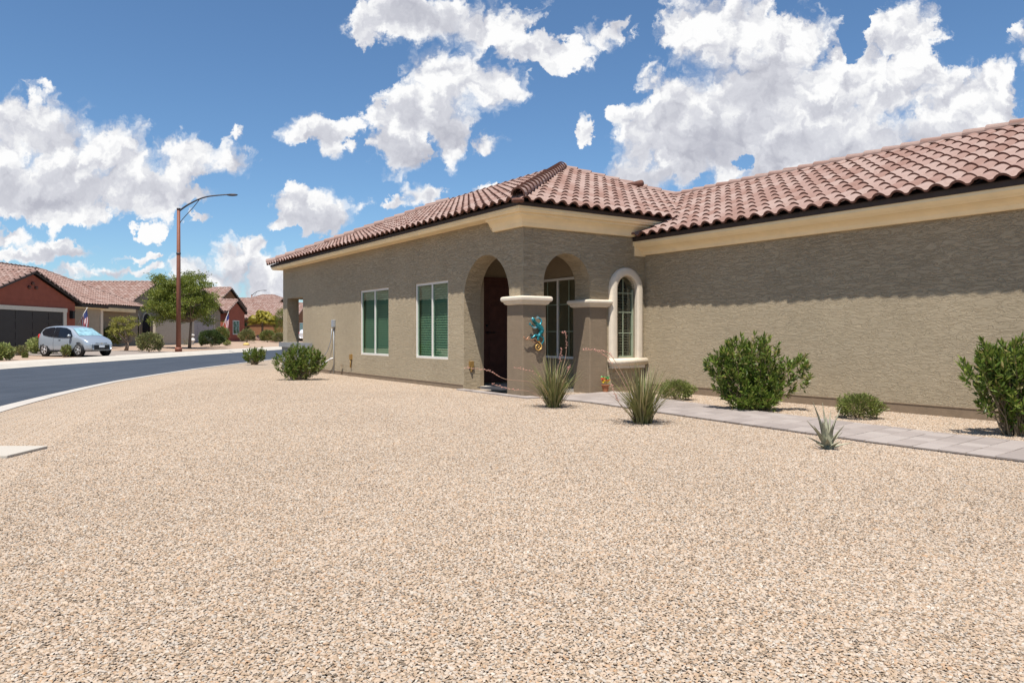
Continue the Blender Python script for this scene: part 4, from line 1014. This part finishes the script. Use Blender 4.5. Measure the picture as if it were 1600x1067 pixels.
def garage_door(root, X, y0, y1, z0, z1, m, trim):
    d = fbox(root, 'garage_door', m, (X-.05, y0, z0), (X+.03, y1, z1)); n = 4; h = (z1-z0)/n
    for k in range(n):
        for j in range(4):
            w_ = (y1-y0)/4; fbox(d, 'door_panel', m, (X+.03, y0+j*w_+.08, z0+k*h+.07), (X+.045, y0+(j+1)*w_-.08, z0+(k+1)*h-.07))
    fbox(root, 'door_trim', trim, (X+.0, y0-.35, z1), (X+.09, y1+.35, z1+.22)); fbox(root, 'door_trim', trim, (X, y0-.3, z0), (X+.08, y0-.001, z1)); fbox(root, 'door_trim', trim, (X, y1+.001, z0), (X+.08, y1+.3, z1))
def far_window(root, X, y0, y1, z0, z1, shutters=False):
    w_ = fbox(root, 'window', M['white'], (X, y0, z0), (X+.05, y1, z1)); fbox(w_, 'pane', M['glass_car'], (X+.05, y0+.07, z0+.07), (X+.055, (y0+y1)/2-.03, z1-.07)); fbox(w_, 'pane', M['glass_car'], (X+.05, (y0+y1)/2+.03, z0+.07), (X+.055, y1-.07, z1-.07))
    if shutters:
        fbox(root, 'shutter', M['shutter'], (X, y0-.42, z0-.05), (X+.06, y0-.02, z1+.05)); fbox(root, 'shutter', M['shutter'], (X, y1+.02, z0-.05), (X+.06, y1+.42, z1+.05))
hA = empty('house', (-26, 40, .2)); tag(hA, 'red stucco house with dark garage door behind the parked silver car', 'house')
A = empty('x'); bpy.data.objects.remove(A)
def wroot(o):      # children given in world coordinates
    o['_w'] = 1; return o
def world_children(root):
    off = Vector(root.location)
    for c in root.children: c.location = c.location - off
block(hA, -33, -25.7, 36.1, 44.0, -.1, 2.90, .36, 'x', M['red_stucco'], ('gable', 'gable'), (1, 0, 0, 0))
block(hA, -37.0, -28.0, 27.0, 56.0, -.1, 3.05, .50, 'y', M['taupe_stucco'], ('hip', 'hip'), (0, 1, 1, 0))
fbox(hA, 'wall', M['tan_stucco'], (-27.999, 44.01, -.1), (-26.22, 47.58, 2.4))
block(hA, -29.0, -26.2, 44.2, 47.6, 2.3, 2.86, .42, 'y', M['tan_stucco'], ('hip', 'hip'), (0, 1, 1, 0))
garage_door(hA, -25.7, 37.2, 42.75, .15, 2.30, M['garage_brown'], M['capstone'])
far_window(hA, -28.0, 49.0, 50.6, .9, 2.5, True); 
fbox(hA, 'porch_post', M['capstone'], (-26.5, 47.65, 0), (-26.2, 47.95, 2.7)); fbox(hA, 'cornice', M['cream'], (-27.95, 47.65, 2.62), (-27.55, 54.8, 2.86)); fbox(hA, 'cornice', M['cream'], (-26.2, 44.1, 2.62), (-25.95, 47.9, 2.84))
b = MB(); b.box((-25.7, 43.45, 1.95), (-25.5, 43.65, 2.35)); b.box((-25.68, 43.42, 2.35), (-25.48, 43.68, 2.40)); b.build('wall_lantern', M['black'], hA)
b = MB()
for dy, dz in ((-.28, 0), (0, .22), (.28, 0)): b.tube([(-25.69, 40.05+dy, 3.55+dz), (-25.60, 40.05+dy, 3.52+dz)], .09, 10)
b.build('gable_vent', M['tile_edge'], hA)
world_children(hA)
hB = empty('house', (-29, 65, .3)); tag(hB, 'tan stucco house with grey garage door behind the green tree', 'house')
block(hB, -36, -29.0, 56.6, 64.9, -.1, 3.35, .42, 'x', M['taupe_stucco'], ('gable', 'gable'), (1, 0, 0, 0))
block(hB, -36, -29.0, 65.4, 74.4, -.1, 3.25, .40, 'x', M['taupe_stucco'], ('gable', 'gable'), (1, 0, 0, 0))
block(hB, -44, -34.0, 54, 76, -.1, 3.2, .42, 'y', M['taupe_stucco'], ('hip', 'hip'), (0, 1, 1, 0))
garage_door(hB, -29.0, 67.6, 72.6, .32, 2.5, M['garage_grey'], M['block'])
for ya in (56.9, 58.7):
    b = MB(); lp = arch_loop(ya, ya+1.15, .32, 2.1, 10); b.poly([(-28.985, y, z) for y, z in lp]); b.build('porch_dark_panel', M['dark'], hB)  # flat near-black panel on the solid wall, painted as the porch's shaded inside
    b = MB(); li = arch_loop(ya, ya+1.15, .32, 2.1, 10)[1:]; lo_ = arch_loop(ya-.14, ya+1.29, .32, 2.1, 10)[1:]
    for k in range(len(li)-1): b.poly([(-28.93, *li[k]), (-28.93, *li[k+1]), (-28.93, *lo_[k+1]), (-28.93, *lo_[k])]); b.poly([(-28.93, *lo_[k]), (-28.93, *lo_[k+1]), (-29, *lo_[k+1]), (-29, *lo_[k])])
    b.build('arch_trim', M['block'], hB)
world_children(hB)
b = MB(); b.box((-27.6, 57.5, .2), (-27.4, 64.5, 2.2)); o = b.build('garden_wall', M['block']); tag(o, 'low pale block wall behind the yellow palm shrub', 'wall')
hC = empty('house', (-30, 82, .3)); tag(hC, 'dark red house with twin street gables behind the flag on its slanting pole', 'house')
block(hC, -37, -29.5, 77.5, 82.5, -.1, 3.4, .45, 'x', M['red_stucco'], ('gable', 'gable'), (1, 0, 0, 0))
block(hC, -38, -31.5, 79, 88, -.1, 4.0, .45, 'x', M['orange_stucco'], ('gable', 'gable'), (1, 0, 0, 0))
far_window(hC, -29.5, 79, 80.8, 1.0, 2.5)
world_children(hC)
hD = empty('house', (-30, 100, .4)); tag(hD, 'orange brown house with long low tiled roofs behind the palms', 'house')
block(hD, -40, -27, 93, 102, -.1, 3.0, .42, 'x', M['orange_stucco'], ('gable', 'gable'), (1, 0, 0, 0))
block(hD, -48, -34.0, 104, 116, -.1, 3.6, .42, 'x', M['orange_stucco'], ('gable', 'gable'), (1, 0, 0, 0))
far_window(hD, -27.0, 95, 97, 1.0, 2.5)
world_children(hD)
hE = empty('house', (-32, 130, .4)); tag(hE, 'distant red house seen past the corner of the near house', 'house')
block(hE, -46, -33, 118, 131, -.1, 3.2, .42, 'x', M['red_stucco'], ('gable', 'gable'), (1, 0, 0, 0))
block(hE, -52, -36, 128, 142, -.1, 5.0, .42, 'x', M['red_stucco'], ('hip', 'hip'), (1, 0, 0, 1))
far_window(hE, -33, 122, 124, 1.0, 2.5)
world_children(hE)
hF = empty('house', (-24, 85, .2)); tag(hF, 'small red house seen through the patio opening of the near house', 'house')
block(hF, -34, -25.0, 146, 158, -.1, 4.2, .42, 'x', M['red_stucco'], ('gable', 'gable'), (1, 0, 0, 0))
far_window(hF, -25, 149, 151, 1.0, 2.5)
world_children(hF)

# ------------------------------------------------------------------ street lamps
def lamp(loc, H, arm, label, rz=0):
    root = empty('street_lamp', loc, rz); tag(root, label, 'street lamp', 'street lamps')
    b = MB(); b.tube([(0, 0, .04), (0, 0, H*.5), (0, 0, H)], [.14, .115, .09], 14); b.build('pole', M['brown_metal'] , root)
    b = MB(); b.box((-.24, -.24, 0), (.24, .24, .05)); b.tube([(0, 0, .05), (0, 0, .30)], .19, 14); b.build('base_plate', M['brown_metal'], root)
    pts = smooth3([(0, 0, H-.15), (arm*.22, 0, H+.28), (arm*.55, 0, H+.68), (arm, 0, H+.82)], 6); b = MB(); b.tube(pts, [.055-.02*i/(len(pts)-1) for i in range(len(pts))], 8)
    b.tube(smooth3([(0, 0, H-1.35), (.12, 0, H-.75), (arm*.28, 0, H+.02), (arm*.42, 0, H+.52)], 5), .022, 6); b.build('arm', M['bronze_dark'], root)
    b = MB(); b.ball((arm+.25, 0, H+.80), (.34, .14, .07), 12, 6); b.build('lamp_head', M['bronze_dark'], root)
    b = MB(); b.tube([(0, 0, H-2.62), (0, 0, H-2.52)], .125, 12); b.tube([(0, 0, H-.06), (0, 0, H+.04)], .105, 12); b.build('collar', M['bronze_dark'], root)
M['bronze_dark'] = plain('bronze_dark', (.07, .065, .07), .5, .4)
p = gpt(279, 550.5); s_ = p.y/F; lamp(p, (550-326)*s_, (356-279)*s_, 'tall rust brown street lamp with curved arm standing in front of the green tree')
lamp((-48, 138, .3), 8.0, 2.2, 'distant small street lamp rising above the far roofs')

# ------------------------------------------------------------------ tree
def tree(loc, H, rw, label, n_cl=150, per=260, lm='leaf_tree', trunk_h=.34, name='shade_tree', L=.13, w=.05, grp=None):
    root = empty(name, loc); tag(root, label, 'tree', grp); tr = MB(); fol = MB()
    tb = Vector((0, 0, 0)); tt = Vector((.12, 0, H*trunk_h)); tr.tube([tb, Vector((.05, .02, H*trunk_h*.5)), tt], [.13, .10, .085], 8)
    cl = []
    for k in range(n_cl):
        d = rdir(-.8, 1); q = R.uniform(.35, 1.0)
        c = Vector((d.x*rw*q-rw*.24, d.y*rw*.85*q, H*.60 + d.z*H*.38*q))
        if d.z < 0: c.z = H*.60 + d.z*H*.42*q
        cl.append(c)
    for k, c in enumerate(cl):
        if k % 3 == 0: m = tt.lerp(c, .5)+Vector((0, 0, -.15))+rdir()*.15; tr.tube([tt, m, c], [.05, .025, .008], 5, cap=False)
        r = rw*R.uniform(.14, .26)
        for j in range(per):
            d = rdir(); p = c + Vector((d.x, d.y, d.z*.55))*r*R.random()**.45
            leaf(fol, p, (d+Vector((0, 0, .4))+rdir()), L*R.uniform(.6, 1.2), w)
        for s2 in range(3):       # wispy shoots
            d = rdir(-.1, .8); d.x *= 1.4
            for j in range(9): leaf(fol, c + d*r*(.8+.07*j) + rdir()*.05, rdir(), L, w)
    tr.build('trunk', M['bark'], root); fol.build('crown', M[lm], root); return root
p = gpt(296, 545); k_ = p.y/F
tree(p, (545-421)*k_, 56*k_, 'broad green shade tree on bare soil behind the rust brown street lamp')
# ------------------------------------------------------------------ shrubs, palms and stones across the street
far = [  # px, base row, width, height, material, density, label, shape
 (2, 563, 30, 24, 'leaf_pale', .9, 'pale rounded shrub cut off by the left edge across the street', 'round'),
 (32, 556, 26, 18, 'leaf_olive', .4, 'sparse grey green shrub in front of the dark garage door', 'sparse'),
 (39, 559, 10, 10, 'leaf_small', .5, 'tiny green shrub in front of the sparse grey green one', 'sparse'),
 (69, 554, 44, 26, 'leaf_pale', 1.0, 'broad rounded shrub in front of the silver car rear wheel', 'round'),
 (103, 558, 20, 22, 'leaf_small', .6, 'upright small shrub in front of the silver car door', 'sparse'),
 (119, 556, 14, 22, 'leaf_small', .6, 'thin upright shrub just left of the silver car front wheel', 'sparse'),
 (174, 546, 26, 30, 'leaf_small', .8, 'dark green bush just right of the silver car front', 'round'),
 (234, 551, 36, 30, 'leaf_olive', .7, 'loose rounded bush left of the rust brown street lamp', 'round'),
 (330, 542.5, 36, 25, 'leaf_dark', 1.6, 'dark clipped oval bush in front of the grey garage door', 'clip'),
 (346, 540, 22, 26, 'leaf_small', .9, 'green bush behind the dark clipped oval bush', 'round'),
 (354, 541, 18, 10, 'leaf_pale', .6, 'low straw coloured plant right of the dark clipped bush', 'sparse'),
 (371, 536, 22, 22, 'leaf_small', 1.0, 'bright green rounded bush under the left fan palm', 'round'),
 (386, 538, 24, 20, 'leaf_olive', 1.0, 'olive rounded bush at the kerb under the palms', 'round'),
 (418, 537, 22, 18, 'leaf_small', 1.2, 'green clipped ball bush beside the pink boulders', 'clip'),
 (397, 535, 34, 30, 'leaf_yellow', .9, 'yellow leaved bush under the palm crowns', 'round'),
 (358, 536, 14, 14, 'leaf_pale', .7, 'pale green plant below the hanging flag', 'sparse'),
 (441, 536, 26, 52, 'leaf_tree', .9, 'tall green bush at the house corner far down the street', 'round'),
 (437, 537, 20, 15, 'leaf_olive', .9, 'low brownish bush near the patio corner down the street', 'round')]
for px, py, wd, ht, lm, dn, lab, shp in far:
    g = gpt(px, py); k = g.y/F; rx = wd*k/2; h = ht*k
    if shp == 'sparse':
        root = empty('desert_shrub', g); tag(root, lab, 'shrub', 'shrubs in the yards across the street'); shoots(root, M[lm], 1, 1, 70, 20, .09, .03, [(0, 0, h*.55, rx*.8, h*.42), (rx*.4, 0, h*.5, rx*.5, h*.35), (-rx*.4, 0, h*.5, rx*.5, h*.38)], .010)
    else: ball_shrub('desert_shrub', g, rx, rx*.9, h, int(4200*dn), .13 if shp != 'clip' else .10, .06, M[lm], lab, grp='shrubs in the yards across the street', hollow=.6 if shp != 'clip' else .82)
# slender yellow green young tree right of the car
p = gpt(197, 549); k_ = p.y/F; tree(p, 62*k_, 21*k_, 'young yellow green tree with thin trunk right of the silver car', 38, 90, 'leaf_yg', .22, 'young_tree', .10, .04) if 'leaf_yg' in M else None
def palm(px, py, ht, wd, lm, label, trunk=.3, n=26, droop=1.0):
    g = gpt(px, py); k = g.y/F; H = ht*k; Wd = wd*k/2; root = empty('fan_palm', g); tag(root, label, 'palm', 'fan palms across the street'); tr = MB(); c = Vector((0, 0, H*trunk))
    tr.tube([(0, 0, 0), c*.5, c], [.16, .13, .12], 8); tr.build('trunk', M['bark'], root)
    for i in range(n):
        d = rdir(-.15, .95); st = c; L = Wd*R.uniform(.45, .7); tip = c + Vector((d.x, d.y, d.z*.9))*L; b = MB(); b.tube([st, tip], .012, 4, cap=False)
        side = d.cross(Vector((0, 0, 1))).normalized(); upv = side.cross(d).normalized()
        for q in range(15):
            a = (q/14-.5)*3.3; dd = (d*math.cos(a) + side*math.sin(a)); Lf = Wd*.55*(1-.3*abs(a)/1.5); e = tip+dd*Lf*.6; e2 = tip+dd*Lf+Vector((0, 0, -.18*droop*Wd)); ww = side*math.cos(a)*.05 - d*math.sin(a)*.05
            b.poly([tip-ww*.5, tip+ww*.5, e+ww, e2, e-ww])
        b.build('frond', M[lm], root)
M['leaf_palm'] = leaf_mat('palm_frond', [(.07, .12, .025), (.12, .17, .035), (.18, .22, .05)], .2); M['leaf_yg'] = leaf_mat('young_leaf', [(.26, .25, .05), (.34, .31, .07), (.20, .22, .05)], .3)
p = gpt(197, 549); k_ = p.y/F; tree(p, 62*k_, 21*k_, 'young yellow green tree with thin trunk right of the silver car', 38, 90, 'leaf_yg', .22, 'young_tree', .10, .04)
palm(245, 541, 47, 50, 'leaf_yellow', 'yellow leaved fan palm left of the rust brown street lamp', .5, 60)
palm(374, 536, 46, 34, 'leaf_palm', 'green fan palm left of the taller yellowing one', .35, 40)
palm(410, 536, 50, 42, 'leaf_yellow', 'taller yellowing fan palm with a drooping crown and dark trunk', .62, 46, 1.6)
M['boulder'] = plain('boulder', (.46, .31, .25), .9, var=.2, sc_=3, bmp=.02); M['boulder_yellow'] = plain('boulder_yellow', (.55, .40, .14), .9, var=.2, sc_=3)
for px, py, wd, ht, m_, lab in ((405, 536, 16, 9, 'boulder', 'pink boulder between the olive and green ball bushes'), (430, 536.5, 18, 9, 'boulder', 'wide pink boulder right of the green ball bush'), (385, 540, 10, 4, 'boulder_yellow', 'small yellowish stone at the foot of the olive bush'),
                               (437, 536, 6, 4, 'boulder', 'small pale stone next to the wide pink boulder')):
    g = gpt(px, py); k = g.y/F; b = MB(); b.ball((0, 0, ht*k*.3), (wd*k/2, wd*k*.4, ht*k*.7), 12, 8, jit=.10); o = b.build('boulder', M[m_], weld=False); o.location = g; tag(o, lab, 'boulder', 'boulders in the far yards')
# white bird ornament, green post, small agave by the tree
g = gpt(301, 542); k = g.y/F; bd_ = empty('bird_ornament', g); tag(bd_, 'white long necked bird ornament beside the tree trunk', 'garden ornament')
b = MB(); b.ball((0, 0, 8*k), (4*k, 2*k, 3*k), 10, 6); b.tube(smooth3([(-2*k, 0, 9*k), (-3*k, 0, 13*k), (-1*k, 0, 16*k), (3*k, 0, 15.4*k)], 4), [.05]*12+[.03], 6); b.tube([(-k, 0, 6*k), (-k, 0, 0)], .02, 5); b.tube([(k, 0, 6*k), (k, 0, 0)], .02, 5); b.build('body', M['pipe_white'], bd_)
g = gpt(271, 541); k = g.y/F; b = MB(); b.tube([(0, 0, 0), (0, 0, 32*k)], .035, 8); b.tube([(0, 0, 32*k), (0, 0, 33*k)], .05, 8); o = b.build('green_post', M['green_paint'] if 'green_paint' in M else M['leaf_dark']); o.location = g; tag(o, 'thin dark green post left of the rust brown street lamp', 'post')
def spiky(px, py, ht, wd, label):
    g = gpt(px, py); k = g.y/F; r_ = empty('small_agave', g); tag(r_, label, 'agave')
    for i in range(16):
        d = rdir(.05, .9); b = MB(); L = wd*k*.55; e = Vector((d.x*L, d.y*L, d.z*ht*k)); s3 = Vector((-d.y, d.x, 0)).normalized()*.05; b.poly([(0, 0, 0), tuple(e*.5+s3), tuple(e), tuple(e*.5-s3)]); b.build('leaf', M['agave'], r_)
spiky(292, 542, 14, 26, 'dusty agave at the foot of the tree beside the bird ornament'); spiky(276, 541, 16, 16, 'upright agave partly behind the rust brown street lamp')

# ------------------------------------------------------------------ flags
M['flag_red'] = plain('flag_red', (.42, .03, .04), .7); M['flag_white'] = plain('flag_white', (.75, .74, .73), .7); M['flag_blue'] = plain('flag_blue', (.03, .045, .16), .7)
def flag(base, tip, hoist, fly, label, fold):
    """pole from base to tip; the cloth hangs from the upper end of the pole"""
    root = empty('flag', base); tag(root, label, 'flag', 'flags hung on house fronts'); base, tip = Vector(base), Vector(tip); d = (tip-base); b = MB(); b.tube([(0, 0, 0), d], .018, 6); b.ball(d, .04, 8, 6); b.build('pole', M['pipe_white'], root)
    u = -d.normalized(); H = hoist; n = 26; m = 26; cl = MB()
    def pt(i, j):      # i along the hoist (0 at tip), j along the fly, hanging down in folds
        s = i/m*H; t = j/n*fly; p0 = d + u*s
        gather = 1 - .45*min(1, t/fly*1.4)
        p = d + u*s*gather; w_ = math.sin(i/m*fold*3.14 + t*2.0)*.09*(t/fly+.15)
        return p + Vector((w_*.4, w_, -t*.98))
    for i in range(m):
        for j in range(n):
            stripe = int(i*13/m) % 2
            mi = 2 if (i < m*7/13 and j < n*.4) else stripe
            cl.poly([pt(i, j), pt(i+1, j), pt(i+1, j+1), pt(i, j+1)], mi, True)
    cl.build('cloth', [M['flag_red'], M['flag_white'], M['flag_blue']], root, weld=True)
    st = MB()
    for a in range(9):
        for c in range(6 if a % 2 == 0 else 5):
            i = (a+.8)/9.6*m*7/13; j = (c+(.5 if a % 2 == 0 else 1))/6*n*.4
            q = pt(i, j); r_ = .014
            for off in (.012, -.012):
                pts = []
                for k in range(10): ra = r_ if k % 2 == 0 else r_*.45; an = k*.6283; pts.append(q+Vector((off, ra*math.cos(an), ra*math.sin(an))))
                st.poly(pts)
    st.build('star', M['flag_white'], root)['kind'] = 'stuff'
g1 = Vector((-26.15, 44.9, 1.5)); flag(g1, (-25.5, 44.9, 2.6), .75, 1.15, 'striped flag hanging on the tan wall behind the silver car roof', 3.1)
flag((-29.6, 75.7, 1.0), (-28.75, 75.9, 3.3), 1.1, 1.6, 'striped flag on a slanting pole before the dark red house', 2.6)

# ------------------------------------------------------------------ the silver car
def paint_fn(c, r=.28):
    def fn(t, i): i['Base Color'].default_value = (*c, 1); i['Metallic'].default_value = .35; i['Roughness'].default_value = r; i['Coat Weight'].default_value = .7; i['Coat Roughness'].default_value = .05
    return fn
M['silver'] = mat('silver_paint', paint_fn((.34, .385, .43))); M['white_paint'] = mat('white_paint', paint_fn((.75, .76, .78)))
M['rim'] = plain('rim_alloy', (.62, .63, .65), .3, .7); M['headlight'] = plain('headlight_glass', (.55, .58, .6), .12, .4); M['tail_red'] = plain('tail_lamp', (.5, .02, .015), .2)
M['sunshade'] = plain('sunshade', (.45, .72, .80), .3, .5, var=.35, sc_=5); M['plate'] = plain('licence_plate', (.70, .72, .74), .5); M['amber'] = plain('amber_lamp', (.75, .45, .3), .3)
ST = [(0, .60, .36, .86, .50, .93), (.06, .72, .29, .94, .58, 1.10), (.20, .785, .25, .98, .60, 1.34), (.45, .80, .22, .985, .61, 1.44), (.9, .80, .21, .97, .62, 1.485), (1.5, .80, .21, .95, .62, 1.49), (2.0, .80, .21, .935, .60, 1.45),
      (2.30, .80, .21, .925, .58, 1.35), (2.65, .80, .21, .915, .65, 1.13), (2.92, .795, .21, .90, .73, .97), (3.20, .78, .22, .84, .69, .90), (3.42, .745, .24, .76, .63, .81), (3.56, .68, .27, .66, .56, .70), (3.64, .56, .33, .58, .46, .60)]
def car(loc, rz, paint, label, detail=True):
    root = empty('parked_car', loc, rz); root.scale = (.93, .93, .95); tag(root, label, 'car', 'parked cars'); b = MB()
    def ring(s):
        x, w_, zb, belt, rw, top = s; h = [(0, zb), (w_*.88, zb), (w_*.985, zb+.07), (w_, zb+.22), (w_*1.005, (zb+belt)/2+.08), (w_*.975, belt), (rw*1.03, top-.07 if top-belt > .15 else top-.03), (rw*.9, top-.02), (rw*.5, top), (0, top+.008)]
        return [(x-1.82, -a, z) for a, z in h] + [(x-1.82, a, z) for a, z in h[-2:0:-1]]
    rings = [ring(s) for s in ST]; n = len(rings[0])
    for r0, r1 in zip(rings[:-1], rings[1:]):
        for k in range(n): k2 = (k+1) % n; b.poly([r0[k], r0[k2], r1[k2], r1[k]], 0, True)
    b.poly(rings[0], 0, True); b.poly(rings[-1][::-1], 0, True)
    body = b.build('body', paint, root, weld=True)
    sub = body.modifiers.new('round', 'SUBSURF'); sub.levels = 1; sub.render_levels = 2
    L = lambda s_, k: Vector(ring(s_)[k])
    def mixst(x):
        for a, c in zip(ST[:-1], ST[1:]):
            if a[0] <= x <= c[0]: t = (x-a[0])/(c[0]-a[0]); return tuple(a[i]+(c[i]-a[i])*t for i in range(6))
    def side_glass(xs, f0, f1, name='window'):
        for sgn in (-1, 1):
            g = MB(); lo = []; hi = []
            for x, a, c in zip(xs, f0, f1):
                s_ = mixst(x); p0, p1 = L(s_, 5), L(s_, 6); q0, q1 = p0.lerp(p1, a), p0.lerp(p1, c)
                for q, l in ((q0, lo), (q1, hi)): l.append((q.x, (q.y-.012)*(1 if sgn < 0 else -1), q.z+.006))
            for i in range(len(lo)-1): g.poly([lo[i], lo[i+1], hi[i+1], hi[i]], 0, True)
            g.build(name, M['glass_car_o'], root)
    side_glass([.36, .5, .9, 1.24], [.42, .10, -.02, -.06], [.60, .88, .95, .96]); side_glass([1.27, 1.6, 2.0, 2.28, 2.55], [-.07, -.08, -.08, -.06, .0], [.96, .97, .97, .90, .34])
    g = MB()
    xs = [2.28, 2.5, 2.7, 2.88]
    rowp = []
    for x in xs:
        s_ = mixst(x); rw, top = s_[4], s_[5]; rowp.append([(x-1.80, f*rw*.9, top+.022-.02*abs(f)) for f in (-1, -.6, 0, .6, 1)])
    for a, c in zip(rowp[:-1], rowp[1:]):
        for k in range(4): g.poly([a[k], a[k+1], c[k+1], c[k]], 0, True)
    g.build('windshield', M['sunshade'], root)
    for x in (.62, 3.0):
        for sgn in (-1, 1):
            y = sgn*.74; w = MB(); w.tube([(x-1.82, y-sgn*.12, .30), (x-1.82, y+sgn*.06, .30)], .30, 22); wh = w.build('wheel', M['rubber'], root)
            ar = MB(); ar.tube([(x-1.82, y, .33), (x-1.82, y+sgn*.055, .33)], .355, 22); ar.build('wheel_arch', M['black'], root)
            wr = MB(); wr.tube([(x-1.82, y+sgn*.05, .30), (x-1.82, y+sgn*.072, .30)], .20, 22); rim_ = wr.build('rim', M['black'], wh)
            if detail:
                sp = MB()
                for q in range(5):
                    a = q*1.2566; ca, sa = math.cos(a), math.sin(a); pts = [(.035, -.03), (.20, -.055), (.20, .055), (.035, .03)]
                    sp.poly([(x-1.82+u*ca-v*sa, y+sgn*.078, .30+u*sa+v*ca) for u, v in (pts if sgn < 0 else pts[::-1])])
                sp.tube([(x-1.82, y+sgn*.06, .30), (x-1.82, y+sgn*.085, .30)], .05, 10)
                for q in range(22):
                    a0, a1 = q*.2856, (q+1)*.2856; sp.poly([(x-1.82+r*math.cos(a), y+sgn*.079, .30+r*math.sin(a)) for r, a in ((.185, a0), (.21, a0), (.21, a1), (.185, a1))])
                sp.build('spokes', M['rim'], wh)
    for sgn in (-1, 1):
        h = MB(); h.ball((1.50, sgn*.60, .70), (.20, .13, .065), 12, 6); h.build('headlight', M['headlight'], root)
        h = MB(); h.ball((1.30, sgn*.72, .745), (.15, .045, .05), 10, 6); h.build('indicator', M['amber'], root)
        h = MB(); h.ball((-1.74, sgn*.66, .95), (.05, .08, .13), 10, 6); h.build('tail_light', M['tail_red'], root)
        h = MB(); h.ball((.66, sgn*.88, .99), (.09, .085, .065), 12, 6); h.build('mirror', paint, root)
        h = MB(); h.box((-.20, sgn*.803, .80), (-.05, sgn*.825, .83)); h.build('handle', paint, root); h = MB(); h.box((1.66, sgn*.42, .34), (1.74, sgn*.60, .42)); h.build('fog_light', M['black'], root)
    for sgn in (-1, 1):
        for x in (1.25, 2.42):
            s_ = mixst(x); q = MB(); q.tube([Vector((L(s_, k_).x, L(s_, k_).y*.998*(1 if sgn < 0 else -1), L(s_, k_).z)) for k_ in (2, 3, 4, 5)], .007, 5); q.build('door_seam', M['black'], root)
        q = MB(); q.box((-.95, sgn*.74, .20), (.85, sgn*.80, .27)); q.build('side_skirt', M['black'], root)
    h = MB(); h.box((1.70, -.44, .33), (1.83, .44, .54)); gr = h.build('grille', M['black'], root, bevel=.03); h = MB(); h.box((1.70, -.33, .585), (1.80, .33, .645)); h.build('grille', M['black'], root, bevel=.02)
    h = MB(); h.box((1.81, -.15, .42), (1.84, .15, .53)); h.build('licence_plate', M['plate'], root)
    h = MB(); h.box((1.80, -.07, .605), (1.812, .07, .625)); h.box((1.812, -.03, .598), (1.815, .03, .632)); h.build('emblem', M['gold'], root)
    h = MB(); h.tube([(-1.3, 0, 1.47), (-1.45, 0, 1.62)], .006, 5); h.build('antenna', M['black'], root)
    return root
M['glass_car_o'] = plain('tinted_car_glass', (.008, .010, .014), .12, 0, .1, 3, .4)
g = gpt(124, 558)
hd = math.radians(-22); ce = Vector((g.x, g.y, 0)) - Vector((math.cos(hd)*1.18 + math.sin(hd)*.74, math.sin(hd)*1.18 - math.cos(hd)*.74, 0))
car((ce.x, ce.y, .035), hd, M['silver'], 'silver hatchback parked on the driveway facing the street')
car((-29.5, 96.5, .2), math.radians(10), M['white_paint'], 'white car parked far down the street beside the near house corner', False)
car((-24.3, 90.0, .25), math.radians(80), M['white_paint'], 'distant pale car seen through the patio opening of the near house', False)
